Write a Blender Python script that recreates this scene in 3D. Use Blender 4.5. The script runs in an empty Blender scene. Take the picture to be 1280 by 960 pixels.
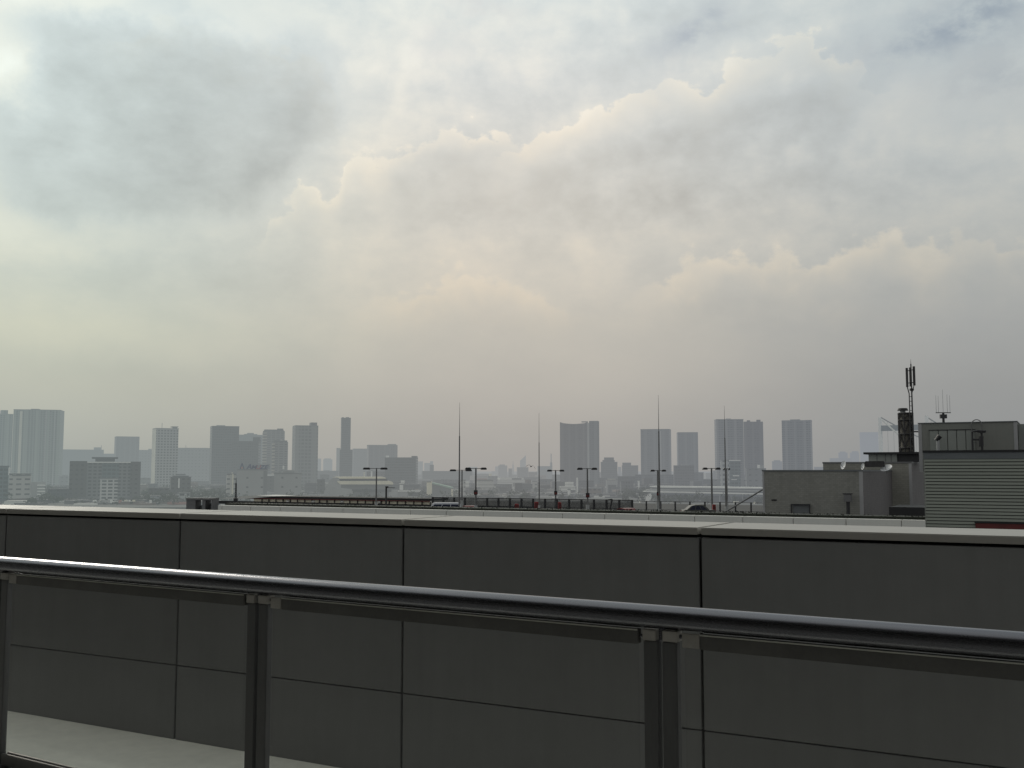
import bpy, bmesh, math, random
from mathutils import Vector, Matrix
R = math.radians
random.seed(7)
scn = bpy.context.scene
col = scn.collection
PITCH = 0.0845
F = 1280.0
HZ = 588.4
PHI = R(28.37)      # direction of the panel wall and of the roof deck
PHR = R(31.58)      # direction of the railing

# ------------------------------------------------------------------ survey helpers
def ray(px, py):
    u = (px-640)/F; v = (480-py)/F
    c, s = math.cos(PITCH), math.sin(PITCH)
    return Vector((u, c-v*s, s+v*c))
def at(px, py, y):
    d = ray(px, py); return d*(y/d.y)
def azel(px, py):
    d = ray(px, py).normalized()
    return math.atan2(d.x, d.y), math.asin(d.z)
def zof(py, y, px=640): return at(px, py, y).z
def xof(px, y): return at(px, 588, y).x
def wall_s(px, D):   # distance along the wall direction of the point seen at px on the line D
    r = ray(px, 600); return D*math.tan(math.atan2(r.x, r.y)-PHI)
def wf(s, d, z=0): return Vector((math.cos(PHI)*s+math.sin(PHI)*d, -math.sin(PHI)*s+math.cos(PHI)*d, z))

def lin(c):
    def f(v):
        v /= 255.0
        return v/12.92 if v <= .04045 else ((v+.055)/1.055)**2.4
    return tuple(f(v) for v in c)

# ------------------------------------------------------------------ objects
def tag(o, label=None, cat=None, group=None, kind=None):
    if label: o['label'] = label
    if cat: o['category'] = cat
    if group: o['group'] = group
    if kind: o['kind'] = kind
    return o
def empty(name, loc=(0,0,0), rz=0, label=None, cat=None, group=None):
    o = bpy.data.objects.new(name, None); col.objects.link(o)
    o.location = loc; o.rotation_euler = (0,0,rz); o.empty_display_size = .3
    return tag(o, label, cat, group)
class MB:
    def __init__(s): s.bm = bmesh.new()
    def box(s, x0, x1, y0, y1, z0, z1, bev=0, mat=None):
        vs = [s.bm.verts.new(p) for p in ((x0,y0,z0),(x1,y0,z0),(x1,y1,z0),(x0,y1,z0),(x0,y0,z1),(x1,y0,z1),(x1,y1,z1),(x0,y1,z1))]
        if mat is not None:
            for v in vs: v.co = mat @ v.co
        fs = [s.bm.faces.new([vs[i] for i in f]) for f in ((3,2,1,0),(4,5,6,7),(0,1,5,4),(1,2,6,5),(2,3,7,6),(3,0,4,7))]
        if bev:
            es = list({e for f in fs for e in f.edges})
            bmesh.ops.bevel(s.bm, geom=es, offset=bev, segments=2, affect='EDGES')
        return s
    def tube(s, a, b, r0, r1=None, n=10):
        a = Vector(a); b = Vector(b); r1 = r0 if r1 is None else r1
        q = (b-a).to_track_quat('Z','Y'); A=[]; B=[]
        for i in range(n):
            t = 2*math.pi*i/n; p = Vector((math.cos(t), math.sin(t), 0))
            A.append(s.bm.verts.new(a+q@(p*r0))); B.append(s.bm.verts.new(b+q@(p*r1)))
        for i in range(n): s.bm.faces.new((A[i],A[(i+1)%n],B[(i+1)%n],B[i]))
        s.bm.faces.new(A[::-1]); s.bm.faces.new(B); return s
    def path(s, pts, r, n=8):
        for a, b in zip(pts, pts[1:]): s.tube(a, b, r, r, n)
        return s
    def prism(s, prof, y0, y1, axis='y'):
        def P(a, b, t): return (a, t, b) if axis == 'y' else ((t, a, b) if axis == 'x' else (a, b, t))
        A = [s.bm.verts.new(P(a,b,y0)) for a,b in prof]; B = [s.bm.verts.new(P(a,b,y1)) for a,b in prof]
        n = len(prof)
        for i in range(n): s.bm.faces.new((A[i],A[(i+1)%n],B[(i+1)%n],B[i]))
        s.bm.faces.new(A[::-1]); s.bm.faces.new(B); return s
    def dish(s, c, nrm, r, dep=.25, n=16, rings=4):
        q = Vector(nrm).to_track_quat('Z','Y'); c = Vector(c); prev=None
        for k in range(rings+1):
            f = k/rings
            if k == 0: ring = [s.bm.verts.new(c)]
            else: ring = [s.bm.verts.new(c+q@Vector((r*f*math.cos(6.28318*i/n), r*f*math.sin(6.28318*i/n), dep*r*f*f))) for i in range(n)]
            if prev:
                for i in range(n):
                    j=(i+1)%n
                    if len(prev)==1: s.bm.faces.new((prev[0],ring[i],ring[j]))
                    else: s.bm.faces.new((prev[i],ring[i],ring[j],prev[j]))
            prev = ring
        return s
    def build(s, name, mat, parent=None, smooth=False, loc=(0,0,0), rz=0):
        bmesh.ops.recalc_face_normals(s.bm, faces=s.bm.faces)
        me = bpy.data.meshes.new(name); s.bm.to_mesh(me); s.bm.free()
        me.materials.append(mat)
        o = bpy.data.objects.new(name, me); col.objects.link(o)
        o.location = loc; o.rotation_euler = (0,0,rz)
        if parent: o.parent = parent
        if smooth:
            for p in me.polygons: p.use_smooth = True
            try: me.set_sharp_from_angle(angle=R(40))
            except Exception: pass
        return o
def copy_tree(o, parent=None):
    c = o.copy(); col.objects.link(c)
    if parent: c.parent = parent
    for ch in [x for x in bpy.data.objects if x.parent == o]: copy_tree(ch, c)
    return c

# ------------------------------------------------------------------ node helpers
class G:
    def __init__(s, nt): s.nt = nt
    def n(s, t, **k):
        o = s.nt.nodes.new(t)
        for a, b in k.items(): setattr(o, a, b)
        return o
    def put(s, sock, v):
        if hasattr(v, 'is_output') or isinstance(v, bpy.types.NodeSocket): s.nt.links.new(v, sock)
        else: sock.default_value = v
    def m(s, op, a, b=None, c=None, clamp=False):
        o = s.n('ShaderNodeMath', operation=op); o.use_clamp = clamp
        for i, v in enumerate((a,b,c)):
            if v is not None: s.put(o.inputs[i], v)
        return o.outputs[0]
    def vm(s, op, a, b=None):
        o = s.n('ShaderNodeVectorMath', operation=op); s.put(o.inputs[0], a)
        if b is not None: s.put(o.inputs[1], b)
        return o.outputs[0]
    def mix(s, f, a, b, mode='MIX'):
        o = s.n('ShaderNodeMix', data_type='RGBA', blend_type=mode)
        s.put(o.inputs[0], f); s.put(o.inputs[6], a if not isinstance(a, tuple) else (*a,1)[:4]); s.put(o.inputs[7], b if not isinstance(b, tuple) else (*b,1)[:4])
        return o.outputs[2]
    def smooth(s, v, a, b, lo=0., hi=1.):
        o = s.n('ShaderNodeMapRange', interpolation_type='SMOOTHSTEP')
        for i, x in enumerate((v,a,b,lo,hi)): s.put(o.inputs[i], x)
        return o.outputs[0]
    def ramp(s, v, stops, interp='LINEAR'):
        o = s.n('ShaderNodeValToRGB'); cr = o.color_ramp; cr.interpolation = interp
        while len(cr.elements) < len(stops): cr.elements.new(.5)
        for e, (p, c) in zip(cr.elements, stops): e.position = p; e.color = (*c, 1)[:4]
        s.put(o.inputs[0], v); return o.outputs[0]
    def noise(s, v, scale, detail=4, rough=.55, dim='3D'):
        o = s.n('ShaderNodeTexNoise'); o.inputs['Scale'].default_value = scale; o.inputs['Detail'].default_value = detail; o.inputs['Roughness'].default_value = rough
        s.put(o.inputs['Vector'], v); return o.outputs[0]
    def xyz(s, v):
        o = s.n('ShaderNodeSeparateXYZ'); s.put(o.inputs[0], v); return o.outputs
    def comb(s, x, y, z):
        o = s.n('ShaderNodeCombineXYZ')
        for i, v in enumerate((x,y,z)): s.put(o.inputs[i], v)
        return o.outputs[0]

AZL, AZR = azel(0, 588)[0], azel(1280, 588)[0]
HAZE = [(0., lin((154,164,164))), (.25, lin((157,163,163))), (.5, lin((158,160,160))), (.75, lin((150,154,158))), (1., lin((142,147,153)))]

# aerial haze painted into far materials as emission, growing with distance from the terrace
hz = bpy.data.node_groups.new('painted_haze', 'ShaderNodeTree')
hz.interface.new_socket('Shader', in_out='INPUT', socket_type='NodeSocketShader')
hz.interface.new_socket('Shader', in_out='OUTPUT', socket_type='NodeSocketShader')
g = G(hz); gi = g.n('NodeGroupInput'); go = g.n('NodeGroupOutput')
pos = g.n('ShaderNodeNewGeometry').outputs['Position']; X = g.xyz(pos)
ln = g.n('ShaderNodeVectorMath', operation='LENGTH'); hz.links.new(pos, ln.inputs[0])
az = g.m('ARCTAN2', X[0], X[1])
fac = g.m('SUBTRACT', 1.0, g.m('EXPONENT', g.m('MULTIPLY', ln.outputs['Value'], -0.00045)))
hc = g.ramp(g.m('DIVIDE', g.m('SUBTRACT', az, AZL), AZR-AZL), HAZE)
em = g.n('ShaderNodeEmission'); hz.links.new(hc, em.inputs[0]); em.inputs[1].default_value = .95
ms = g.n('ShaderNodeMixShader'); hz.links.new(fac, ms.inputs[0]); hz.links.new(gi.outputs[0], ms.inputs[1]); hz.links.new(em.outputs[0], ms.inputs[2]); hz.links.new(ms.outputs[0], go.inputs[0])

def new_mat(name):
    m = bpy.data.materials.new(name); m.use_nodes = True
    return m, G(m.node_tree), m.node_tree.nodes['Principled BSDF'], m.node_tree.nodes['Material Output']
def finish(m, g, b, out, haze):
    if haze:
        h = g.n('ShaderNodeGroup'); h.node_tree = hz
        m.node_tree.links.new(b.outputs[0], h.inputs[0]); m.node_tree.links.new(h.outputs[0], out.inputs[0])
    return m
def simple(name, c, rough=.6, metal=0, var=.12, scale=3., haze=False, bump=0, spec=.5, stretch=(1,1,1), streak=0):
    m, g, b, out = new_mat(name)
    tc = g.n('ShaderNodeTexCoord').outputs['Object']
    v = g.vm('MULTIPLY', tc, stretch)
    n1 = g.noise(v, scale, 5, .6); n2 = g.noise(v, scale*11, 3, .6)
    f = g.m('ADD', g.m('MULTIPLY', n1, .7), g.m('MULTIPLY', n2, .3))
    if streak:
        n3 = g.noise(g.vm('MULTIPLY', tc, (9,9,.5)), 1.6, 4, .6)
        f = g.m('ADD', g.m('MULTIPLY', f, 1-streak), g.m('MULTIPLY', n3, streak))
    f = g.smooth(f, .3, .7)
    lo = tuple(x*(1-var) for x in c); hi = tuple(min(1, x*(1+var)) for x in c)
    g.put(b.inputs['Base Color'], g.mix(f, lo, hi))
    b.inputs['Metallic'].default_value = metal; b.inputs['Specular IOR Level'].default_value = spec
    g.put(b.inputs['Roughness'], g.m('ADD', rough-.06, g.m('MULTIPLY', n2, .12)))
    if bump:
        bp = g.n('ShaderNodeBump'); bp.inputs['Strength'].default_value = bump; bp.inputs['Distance'].default_value = .01
        g.put(bp.inputs['Height'], n2); g.put(b.inputs['Normal'], bp.outputs[0])
    return finish(m, g, b, out, haze)
def facade(name, wall, win, fh=3.4, bw=3.6, fx=(.2,.8), fz=(.3,.8), stripe=None, sw=9., var=.1, haze=True, glaze=.25):
    """wall with a grid of windows, one per bay and storey; stripe = tone of the piers between groups of bays"""
    m, g, b, out = new_mat(name)
    tc = g.n('ShaderNodeTexCoord').outputs['Object']; X = g.xyz(tc)
    u = g.m('ADD', g.m('ADD', X[0], X[1]), 500.); z = g.m('ADD', X[2], .4)
    def band(v, per, a, bb):
        f = g.m('FRACT', g.m('DIVIDE', v, per))
        return g.m('MULTIPLY', g.smooth(f, a-.04, a+.04), g.smooth(f, bb-.04, bb+.04, 1., 0.))
    mask = g.m('MULTIPLY', band(u, bw, *fx), band(z, fh, *fz))
    cell = g.comb(g.m('FLOOR', g.m('DIVIDE', u, bw)), g.m('FLOOR', g.m('DIVIDE', z, fh)), 0.)
    wn = g.n('ShaderNodeTexWhiteNoise', noise_dimensions='2D'); g.put(wn.inputs['Vector'], cell)
    wv = g.m('MULTIPLY_ADD', wn.outputs[0], .8, .5)
    wc = g.mix(1., (*win,), g.comb(wv, wv, wv), 'MULTIPLY')
    n = g.noise(tc, .05, 5, .6); nv = g.m('MULTIPLY_ADD', n, var*4, 1-var*2)
    wl = g.mix(1., wall, g.comb(nv, nv, nv), 'MULTIPLY')
    if stripe:
        sm = band(u, sw, .0, .3)
        wl = g.mix(sm, wl, stripe); mask = g.m('MULTIPLY', mask, g.m('SUBTRACT', 1., g.m('MULTIPLY', sm, .8)))
    g.put(b.inputs['Base Color'], g.mix(mask, wl, wc))
    g.put(b.inputs['Roughness'], g.m('MULTIPLY_ADD', mask, -(.8-glaze), .8))
    return finish(m, g, b, out, haze)

# ------------------------------------------------------------------ camera
cam = bpy.data.cameras.new('camera'); cam.lens = 36; cam.sensor_width = 36; cam.clip_start = .05; cam.clip_end = 60000
co = bpy.data.objects.new('camera', cam); col.objects.link(co); co.rotation_euler = (math.pi/2+PITCH, 0, 0); scn.camera = co

# ------------------------------------------------------------------ light and sky
SUN_AZ, SUN_EL = R(-34), R(27)
sun = bpy.data.lights.new('sun', 'SUN'); sun.energy = 1.1; sun.angle = R(12); sun.color = (1., .93, .82)
so = bpy.data.objects.new('sun', sun); col.objects.link(so)
sd = Vector((math.sin(SUN_AZ)*math.cos(SUN_EL), math.cos(SUN_AZ)*math.cos(SUN_EL), math.sin(SUN_EL)))
so.rotation_euler = sd.to_track_quat('Z','Y').to_euler(); so.location = (0,0,30)

w = bpy.data.worlds.new('World'); scn.world = w; w.use_nodes = True
nt = w.node_tree; g = G(nt); bg = nt.nodes['Background']; bg.inputs[1].default_value = .1
w.cycles.sampling_method = 'MANUAL'; w.cycles.sample_map_resolution = 256
sky = g.n('ShaderNodeTexSky', sky_type='NISHITA'); sky.sun_disc = False; sky.sun_elevation = SUN_EL; sky.sun_rotation = SUN_AZ
sky.air_density = 1.0; sky.dust_density = 3.0
dv = g.n('ShaderNodeTexCoord').outputs['Generated']; D = g.xyz(dv)
AZ = g.m('ARCTAN2', D[0], D[1]); EL = g.m('ARCSINE', g.m('MINIMUM', g.m('MAXIMUM', D[2], -.999), .999))
# warped sky coordinates
wn1 = g.n('ShaderNodeTexNoise'); wn1.inputs['Scale'].default_value = 7; wn1.inputs['Detail'].default_value = 7; wn1.inputs['Roughness'].default_value = .58; g.put(wn1.inputs['Vector'], dv)
W = g.xyz(wn1.outputs['Color'])
azw = g.m('MULTIPLY_ADD', g.m('SUBTRACT', W[0], .5), .16, AZ); elw = g.m('MULTIPLY_ADD', g.m('SUBTRACT', W[1], .5), .12, EL)
fine = g.noise(g.vm('MULTIPLY', dv, (1,1,1.7)), 22, 8, .6)
mid = g.noise(g.vm('MULTIPLY', dv, (1,1,2.0)), 5, 5, .55)
def colramp(px, rows):
    st = []
    for py, c in rows: st.append((max(0., min(1., (azel(px,py)[1]+.1)/1.0)), lin(c)))
    st += [(.80, lin(rows[-1][1])), (1., lin(tuple(v*.92 for v in rows[-1][1])))]
    return g.ramp(g.m('ADD', EL, .1), st)
cl = colramp(0,   [(588,(163,166,160)),(480,(183,185,173)),(400,(197,200,186)),(300,(203,209,201)),(200,(210,217,212)),(100,(217,225,221)),(0,(219,227,224))])
cm = colramp(640, [(588,(162,159,155)),(540,(170,166,160)),(480,(184,179,171)),(400,(198,192,182)),(300,(211,206,197)),(200,(216,213,207)),(100,(220,220,217)),(0,(217,222,221))])
cr = colramp(1280,[(588,(141,143,143)),(480,(151,152,151)),(400,(163,164,163)),(300,(180,181,178)),(200,(187,190,189)),(100,(190,195,196)),(0,(196,203,204))])
t = g.m('DIVIDE', g.m('SUBTRACT', AZ, AZL), AZR-AZL)
base = g.mix(g.smooth(t, 0., .5), cl, cm); base = g.mix(g.smooth(t, .5, 1.), base, cr)
def blob(px, py, rx, ry, tilt=0):
    a0, e0 = azel(px, py); ra, re = rx/F, ry/F
    a = g.m('SUBTRACT', azw, a0); e = g.m('SUBTRACT', elw, e0)
    if tilt:
        c, s_ = math.cos(R(tilt)), math.sin(R(tilt))
        a, e = g.m('ADD', g.m('MULTIPLY', a, c), g.m('MULTIPLY', e, s_)), g.m('SUBTRACT', g.m('MULTIPLY', e, c), g.m('MULTIPLY', a, s_))
    a = g.m('DIVIDE', a, ra); e = g.m('DIVIDE', e, re)
    return g.m('EXPONENT', g.m('MULTIPLY', g.m('ADD', g.m('MULTIPLY', a, a), g.m('MULTIPLY', e, e)), -1.))
total = g.m('ADD', g.m('MULTIPLY', g.m('SUBTRACT', fine, .5), .34), g.m('MULTIPLY', g.m('SUBTRACT', mid, .5), .26))
# calm the texture low down, where the haze lies
total = g.m('MULTIPLY', total, g.smooth(EL, .07, .28, .12, 1.))
BLOBS = [(540,60,170,60,.08,0),(470,110,60,50,.05,0),(395,240,70,40,.07,35),(470,200,70,30,.05,35),(600,330,140,70,.05,0),(420,300,120,60,.05,0),(130,6,150,18,.16,0),(300,28,60,18,.10,-20),
 (940,70,70,30,.06,25),(700,160,80,30,.06,20),(1180,120,110,40,.04,0),(130,420,180,30,.03,0),(90,270,120,30,.03,0),
 (800,195,150,30,-.07,12),(550,205,55,30,-.10,15),(700,285,70,26,-.07,0),(980,140,90,36,-.07,10),(1100,350,260,34,-.05,5),(90,335,90,26,-.06,0),(330,345,80,20,-.06,0),(520,330,50,22,-.04,0),
 (560,105,70,20,-.06,10),(720,85,90,22,-.06,25),(830,50,60,20,-.05,30),(420,150,40,26,-.04,40),(900,255,140,16,-.06,0),(1150,235,130,20,-.06,0),(140,455,170,26,-.04,0),(900,400,220,40,-.03,0),(1230,60,70,50,-.04,0)]
for px,py,rx,ry,a,tl in BLOBS: total = g.m('MULTIPLY_ADD', blob(px,py,rx,ry,tl), a, total)
# the large grey cloud at upper left
big = None
for px,py,rx,ry in ((120,120,190,100),(290,130,115,75),(235,195,100,60),(120,215,90,50),(230,60,110,50)):
    b_ = blob(px,py,rx,ry); big = b_ if big is None else g.m('ADD', big, b_)
big = g.m('MULTIPLY_ADD', g.m('SUBTRACT', fine, .5), .75, big)
bigm = g.smooth(big, .18, 1.0)
total = g.m('MULTIPLY_ADD', bigm, -.19, total)
# heaped cloud edges
def curve(pts):
    o = g.n('ShaderNodeFloatCurve'); c = o.mapping.curves[0]
    P = [((azel(x,y)[0]-AZL)/(AZR-AZL), azel(x,y)[1]/.6) for x,y in pts]
    c.points[0].location = P[0]; c.points[-1].location = P[-1]
    for p in P[1:-1]: c.points.new(*p)
    o.mapping.extend = 'HORIZONTAL'; o.mapping.update(); g.put(o.inputs['Value'], t)
    return g.m('MULTIPLY', o.outputs[0], .6)
vo = g.n('ShaderNodeTexVoronoi', feature='F1'); vo.inputs['Scale'].default_value = 26; vo.inputs['Detail'].default_value = 1.5; vo.inputs['Roughness'].default_value = .6
g.put(vo.inputs['Vector'], g.vm('ADD', dv, g.vm('MULTIPLY', wn1.outputs['Color'], (.1,.1,.1))))
pv = g.m('SUBTRACT', .4, vo.outputs['Distance'])
puff = g.m('MULTIPLY', pv, .026)
rough_edge = g.m('ADD', puff, g.m('ADD', g.m('MULTIPLY', g.m('SUBTRACT', fine, .5), .055), g.m('MULTIPLY', g.m('SUBTRACT', W[2], .5), .045)))
broken = g.smooth(g.noise(dv, 9, 3, .6), .38, .56, .45, 1.)
# billowing relief through the heaped clouds
zone = g.m('MULTIPLY', g.m('MULTIPLY', g.smooth(EL, azel(640,380)[1], azel(640,240)[1]), g.smooth(t, .22, .32)), g.smooth(t, 1.0, .80))
total = g.m('MULTIPLY_ADD', g.m('MULTIPLY', pv, zone), .10, total)
warm = None
def bank(pts, x0, x1, rim, shade, soft=.007, rw=.022, sw=.045):
    global total, warm
    d = g.m('ADD', g.m('SUBTRACT', curve(pts), EL), rough_edge)
    ins = g.smooth(d, 0., soft)
    fw = 50/F
    win = g.m('MULTIPLY', g.smooth(AZ, azel(x0,200)[0]-fw, azel(x0,200)[0]+fw), g.smooth(AZ, azel(x1,200)[0]-fw, azel(x1,200)[0]+fw, 1., 0.))
    ins = g.m('MULTIPLY', ins, win)
    dp = g.m('MAXIMUM', d, 0.)
    r_ = g.m('MULTIPLY', g.m('MULTIPLY', ins, broken), g.m('EXPONENT', g.m('DIVIDE', dp, -rw)))
    q = g.m('DIVIDE', dp, sw); s_ = g.m('MULTIPLY', ins, g.m('MULTIPLY', g.m('MULTIPLY', q, 2.7), g.m('EXPONENT', g.m('MULTIPLY', q, -1.))))
    total = g.m('MULTIPLY_ADD', r_, rim, total); total = g.m('MULTIPLY_ADD', s_, -shade, total)
    warm = r_ if warm is None else g.m('ADD', warm, r_)
bank([(0,200),(600,185),(660,158),(700,140),(740,124),(790,98),(850,86),(885,90),(915,66),(950,45),(985,30),(1030,36),(1060,62),(1100,84),(1160,98),(1280,110)], 640, 1085, .17, .065, .006, .028)
bank([(0,330),(320,275),(345,240),(375,212),(420,214),(436,180),(455,168),(480,176),(510,156),(550,146),(590,138),(625,142),(680,170),(1280,200)], 340, 640, .27, .07, .007, .03)
bank([(0,360),(780,335),(830,318),(860,300),(900,290),(960,296),(1000,302),(1040,290),(1085,268),(1125,272),(1160,288),(1200,276),(1250,282),(1280,284)], 820, 1400, .25, .05, .014, .04)
bank([(0,340),(520,340),(560,322),(610,318),(650,335),(700,345),(1280,360)], 480, 700, .14, .05, .016)
bank([(0,120),(60,60),(150,22),(230,12),(290,42),(340,40),(370,58),(400,68),(420,110),(440,200),(460,330),(1280,500)], 140, 420, -.02, .05, .012, .02, .12)
# bright patch of thin cloud before the sun
gl = blob(6,80,42,34); total = g.m('MULTIPLY_ADD', gl, .34, total)
gl2 = blob(-40,60,160,330); total = g.m('MULTIPLY_ADD', gl2, .08, total)
k = g.m('ADD', 1.035, total)
cloud = g.mix(1., base, g.comb(k,k,k), 'MULTIPLY')
cloud = g.mix(g.m('MULTIPLY', g.m('MINIMUM', warm, 1.), .6), cloud, g.mix(1., cloud, (1.055,1.0,.925), 'MULTIPLY'))
cloud = g.mix(g.m('MINIMUM', g.m('ADD', blob(560,290,270,120), blob(840,280,220,40)), 1.), cloud, g.mix(1., cloud, (1.015,1.0,.985), 'MULTIPLY'))
tone = g.smooth(total, -.10, .13)
lowk = g.smooth(EL, .03, .14)
cloud = g.mix(lowk, cloud, g.mix(tone, g.mix(1., cloud, (.980,1.003,1.010), 'MULTIPLY'), g.mix(1., cloud, (1.035,1.005,.95), 'MULTIPLY')))
cloud = g.mix(g.m('MULTIPLY', bigm, .3), cloud, g.mix(1., cloud, (.97,1.0,1.04), 'MULTIPLY'))
# blue gaps between the clouds
gap = g.m('ADD', g.m('ADD', blob(865,38,62,26,25), blob(1190,35,130,34)), g.m('ADD', g.m('MULTIPLY', blob(560,45,60,16), .7), g.m('ADD', g.m('MULTIPLY', blob(1230,120,90,40), .6), g.m('MULTIPLY', blob(610,8,60,10), .8))))
gap = g.m('MULTIPLY', gap, g.smooth(fine, .3, .62)); gapm = g.m('MULTIPLY', g.m('MINIMUM', gap, 1.), .62)
# darker and bluer on the side away from the sun, behind the viewer
back = g.smooth(D[1], .35, -.35)
cloud = g.mix(back, cloud, (.41,.42,.41)); 
below = g.smooth(D[2], -.02, -.12)
cloud = g.mix(below, cloud, (.16,.165,.16))
c10 = g.vm('MULTIPLY', cloud, (10,10,10))
skyc = g.vm('MULTIPLY', sky.outputs[0], (.78,.80,.78))
fin = g.mix(gapm, c10, skyc)
nt.links.new(fin, bg.inputs[0])

# ------------------------------------------------------------------ near materials
M = {}
M['panel'] = simple('dark_wall_panel', (.160,.160,.160), .40, 0, .10, .8, bump=.05, spec=.45, streak=.3)
M['joint'] = simple('black_joint', (.006,.006,.006), .9, 0, .1)
M['coping'] = simple('pale_coping_metal', (.375,.36,.33), .44, 0, .07, 1.3, bump=.04, spec=.5)
M['fascia'] = simple('coping_fascia', (.25,.237,.22), .45, 0, .05, 1.3)  # coping darkened; shade on its front face put into the colour
M['steel'] = simple('brushed_steel', (.18,.18,.20), .27, 1, .06, 6, stretch=(.3,6,6))
M['post'] = simple('dark_steel_flat', (.12,.12,.12), .5, .4, .12, 4, stretch=(3,3,.6))
M['bracket'] = simple('cast_bracket', (.36,.34,.31), .5, .15, .12, 12)
M['channel'] = simple('dark_glazing_channel', (.11,.107,.10), .5, .1, .15, 8)
M['ledge'] = simple('ledge_concrete', (.80,.79,.71), .8, 0, .12, 1.1, bump=.12)
M['floor'] = simple('terrace_tile', (.22,.22,.21), .8, 0, .15, 2, bump=.1)
M['lit_edge'] = simple('painted_lit_edge', (.5,.5,.44), .5)
M['curb'] = simple('curb_stone', (.10,.10,.095), .8, 0, .2, 3, bump=.15)
M['skyblock'] = simple('dark_sky_block', (.16,.155,.145), .7, 0, .15, .6)
def vary(m, amt):
    nt = m.node_tree; g = G(nt); b = nt.nodes['Principled BSDF']; src = b.inputs['Base Color'].links[0].from_socket
    f = g.m('MULTIPLY_ADD', g.n('ShaderNodeObjectInfo').outputs['Random'], 2*amt, 1-amt)
    nt.links.new(g.mix(1., src, g.comb(f,f,f), 'MULTIPLY'), b.inputs['Base Color'])
vary(M['panel'], .06); vary(M['coping'], .04)
def glass_mat():
    m = bpy.data.materials.new('railing_glass'); m.use_nodes = True; g = G(m.node_tree); nt = m.node_tree
    nt.nodes.remove(nt.nodes['Principled BSDF']); out = nt.nodes['Material Output']
    tr = g.n('ShaderNodeBsdfTransparent'); tr.inputs[0].default_value = (.945,.945,.938,1)
    gl = g.n('ShaderNodeBsdfGlossy'); gl.inputs['Roughness'].default_value = .02; gl.inputs[0].default_value = (.9,.93,.95,1)
    ge = g.n('ShaderNodeNewGeometry'); dt = g.n('ShaderNodeVectorMath', operation='DOT_PRODUCT'); nt.links.new(ge.outputs['Incoming'], dt.inputs[0]); nt.links.new(ge.outputs['Normal'], dt.inputs[1])
    q = g.m('SUBTRACT', 1., g.m('ABSOLUTE', dt.outputs['Value'])); fr = g.m('MULTIPLY_ADD', g.m('POWER', q, 5.), .9, .03)
    mx = g.n('ShaderNodeMixShader'); nt.links.new(fr, mx.inputs[0]); nt.links.new(tr.outputs[0], mx.inputs[1]); nt.links.new(gl.outputs[0], mx.inputs[2]); nt.links.new(mx.outputs[0], out.inputs[0])
    return m
M['glass'] = glass_mat()

# ------------------------------------------------------------------ terrace: parapet wall of dark panels
ZT, ZG, ZM, ZB = -.2376, -.2748, -1.0668, -1.468
DW = 4.1875; CW = .48; P = 1.5; S0 = -5.8657
FA = ZT-.030       # lower edge of the coping fascia
wall = empty('parapet_wall', wf(0, DW, ZB), -PHI, 'dark grey panelled parapet wall with pale flat coping, just beyond the steel railing', 'parapet wall')
def wz(z): return z-ZB
MB().box(S0-6*P, S0+7*P, .045, CW-.02, wz(ZB)-.02, wz(ZT)-.03).build('core', M['joint'], wall)
for i in range(-6, 7):
    a, b = S0+i*P+.006, S0+(i+1)*P-.006
    MB().box(a, b, 0, .04, wz(ZG)-.792, wz(ZG)-.005, .002).build('panel', M['panel'], wall)
    MB().box(a, b, 0, .04, wz(ZB)+.0, wz(ZM)-.005, .002).build('panel', M['panel'], wall)
    c = MB().box(a+.003, b-.003, -.004, CW, wz(FA), wz(ZT), .003).build('coping', M['coping'], wall)
    fs = MB().box(a+.003, b-.003, -.007, -.0045, wz(FA)+.001, wz(ZT)-.004).build('fascia', M['fascia'], c)
# floors
def slab(name, mat, s0, s1, d0, d1, z, phi=PHI, th=.3, kind='structure'):
    o = MB().box(s0, s1, d0, d1, -th, 0).build(name, mat, None, False, (0,0,z), -phi)
    o['kind'] = kind; return o
slab('ledge', M['ledge'], -16, 6, 2.2, DW+.02, ZB)
slab('terrace_floor', M['floor'], -16, 6, -4, 2.55, ZB-.09, PHR)
slab('curb', M['curb'], -16, 5, 2.60, 2.80, -1.262, PHR, .35)
bw_ = MB().box(-22, 2.4, -3.6, -3.2, ZB-.1, 9).box(-22, 2.4, -3.2, 1.1, 2.6, 2.8).build('sky_block_wall', M['skyblock'], None, False, (0,0,0), -PHI)  # unseen wall and canopy added behind the viewer to block sky light
bw_['kind'] = 'structure'

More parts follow.
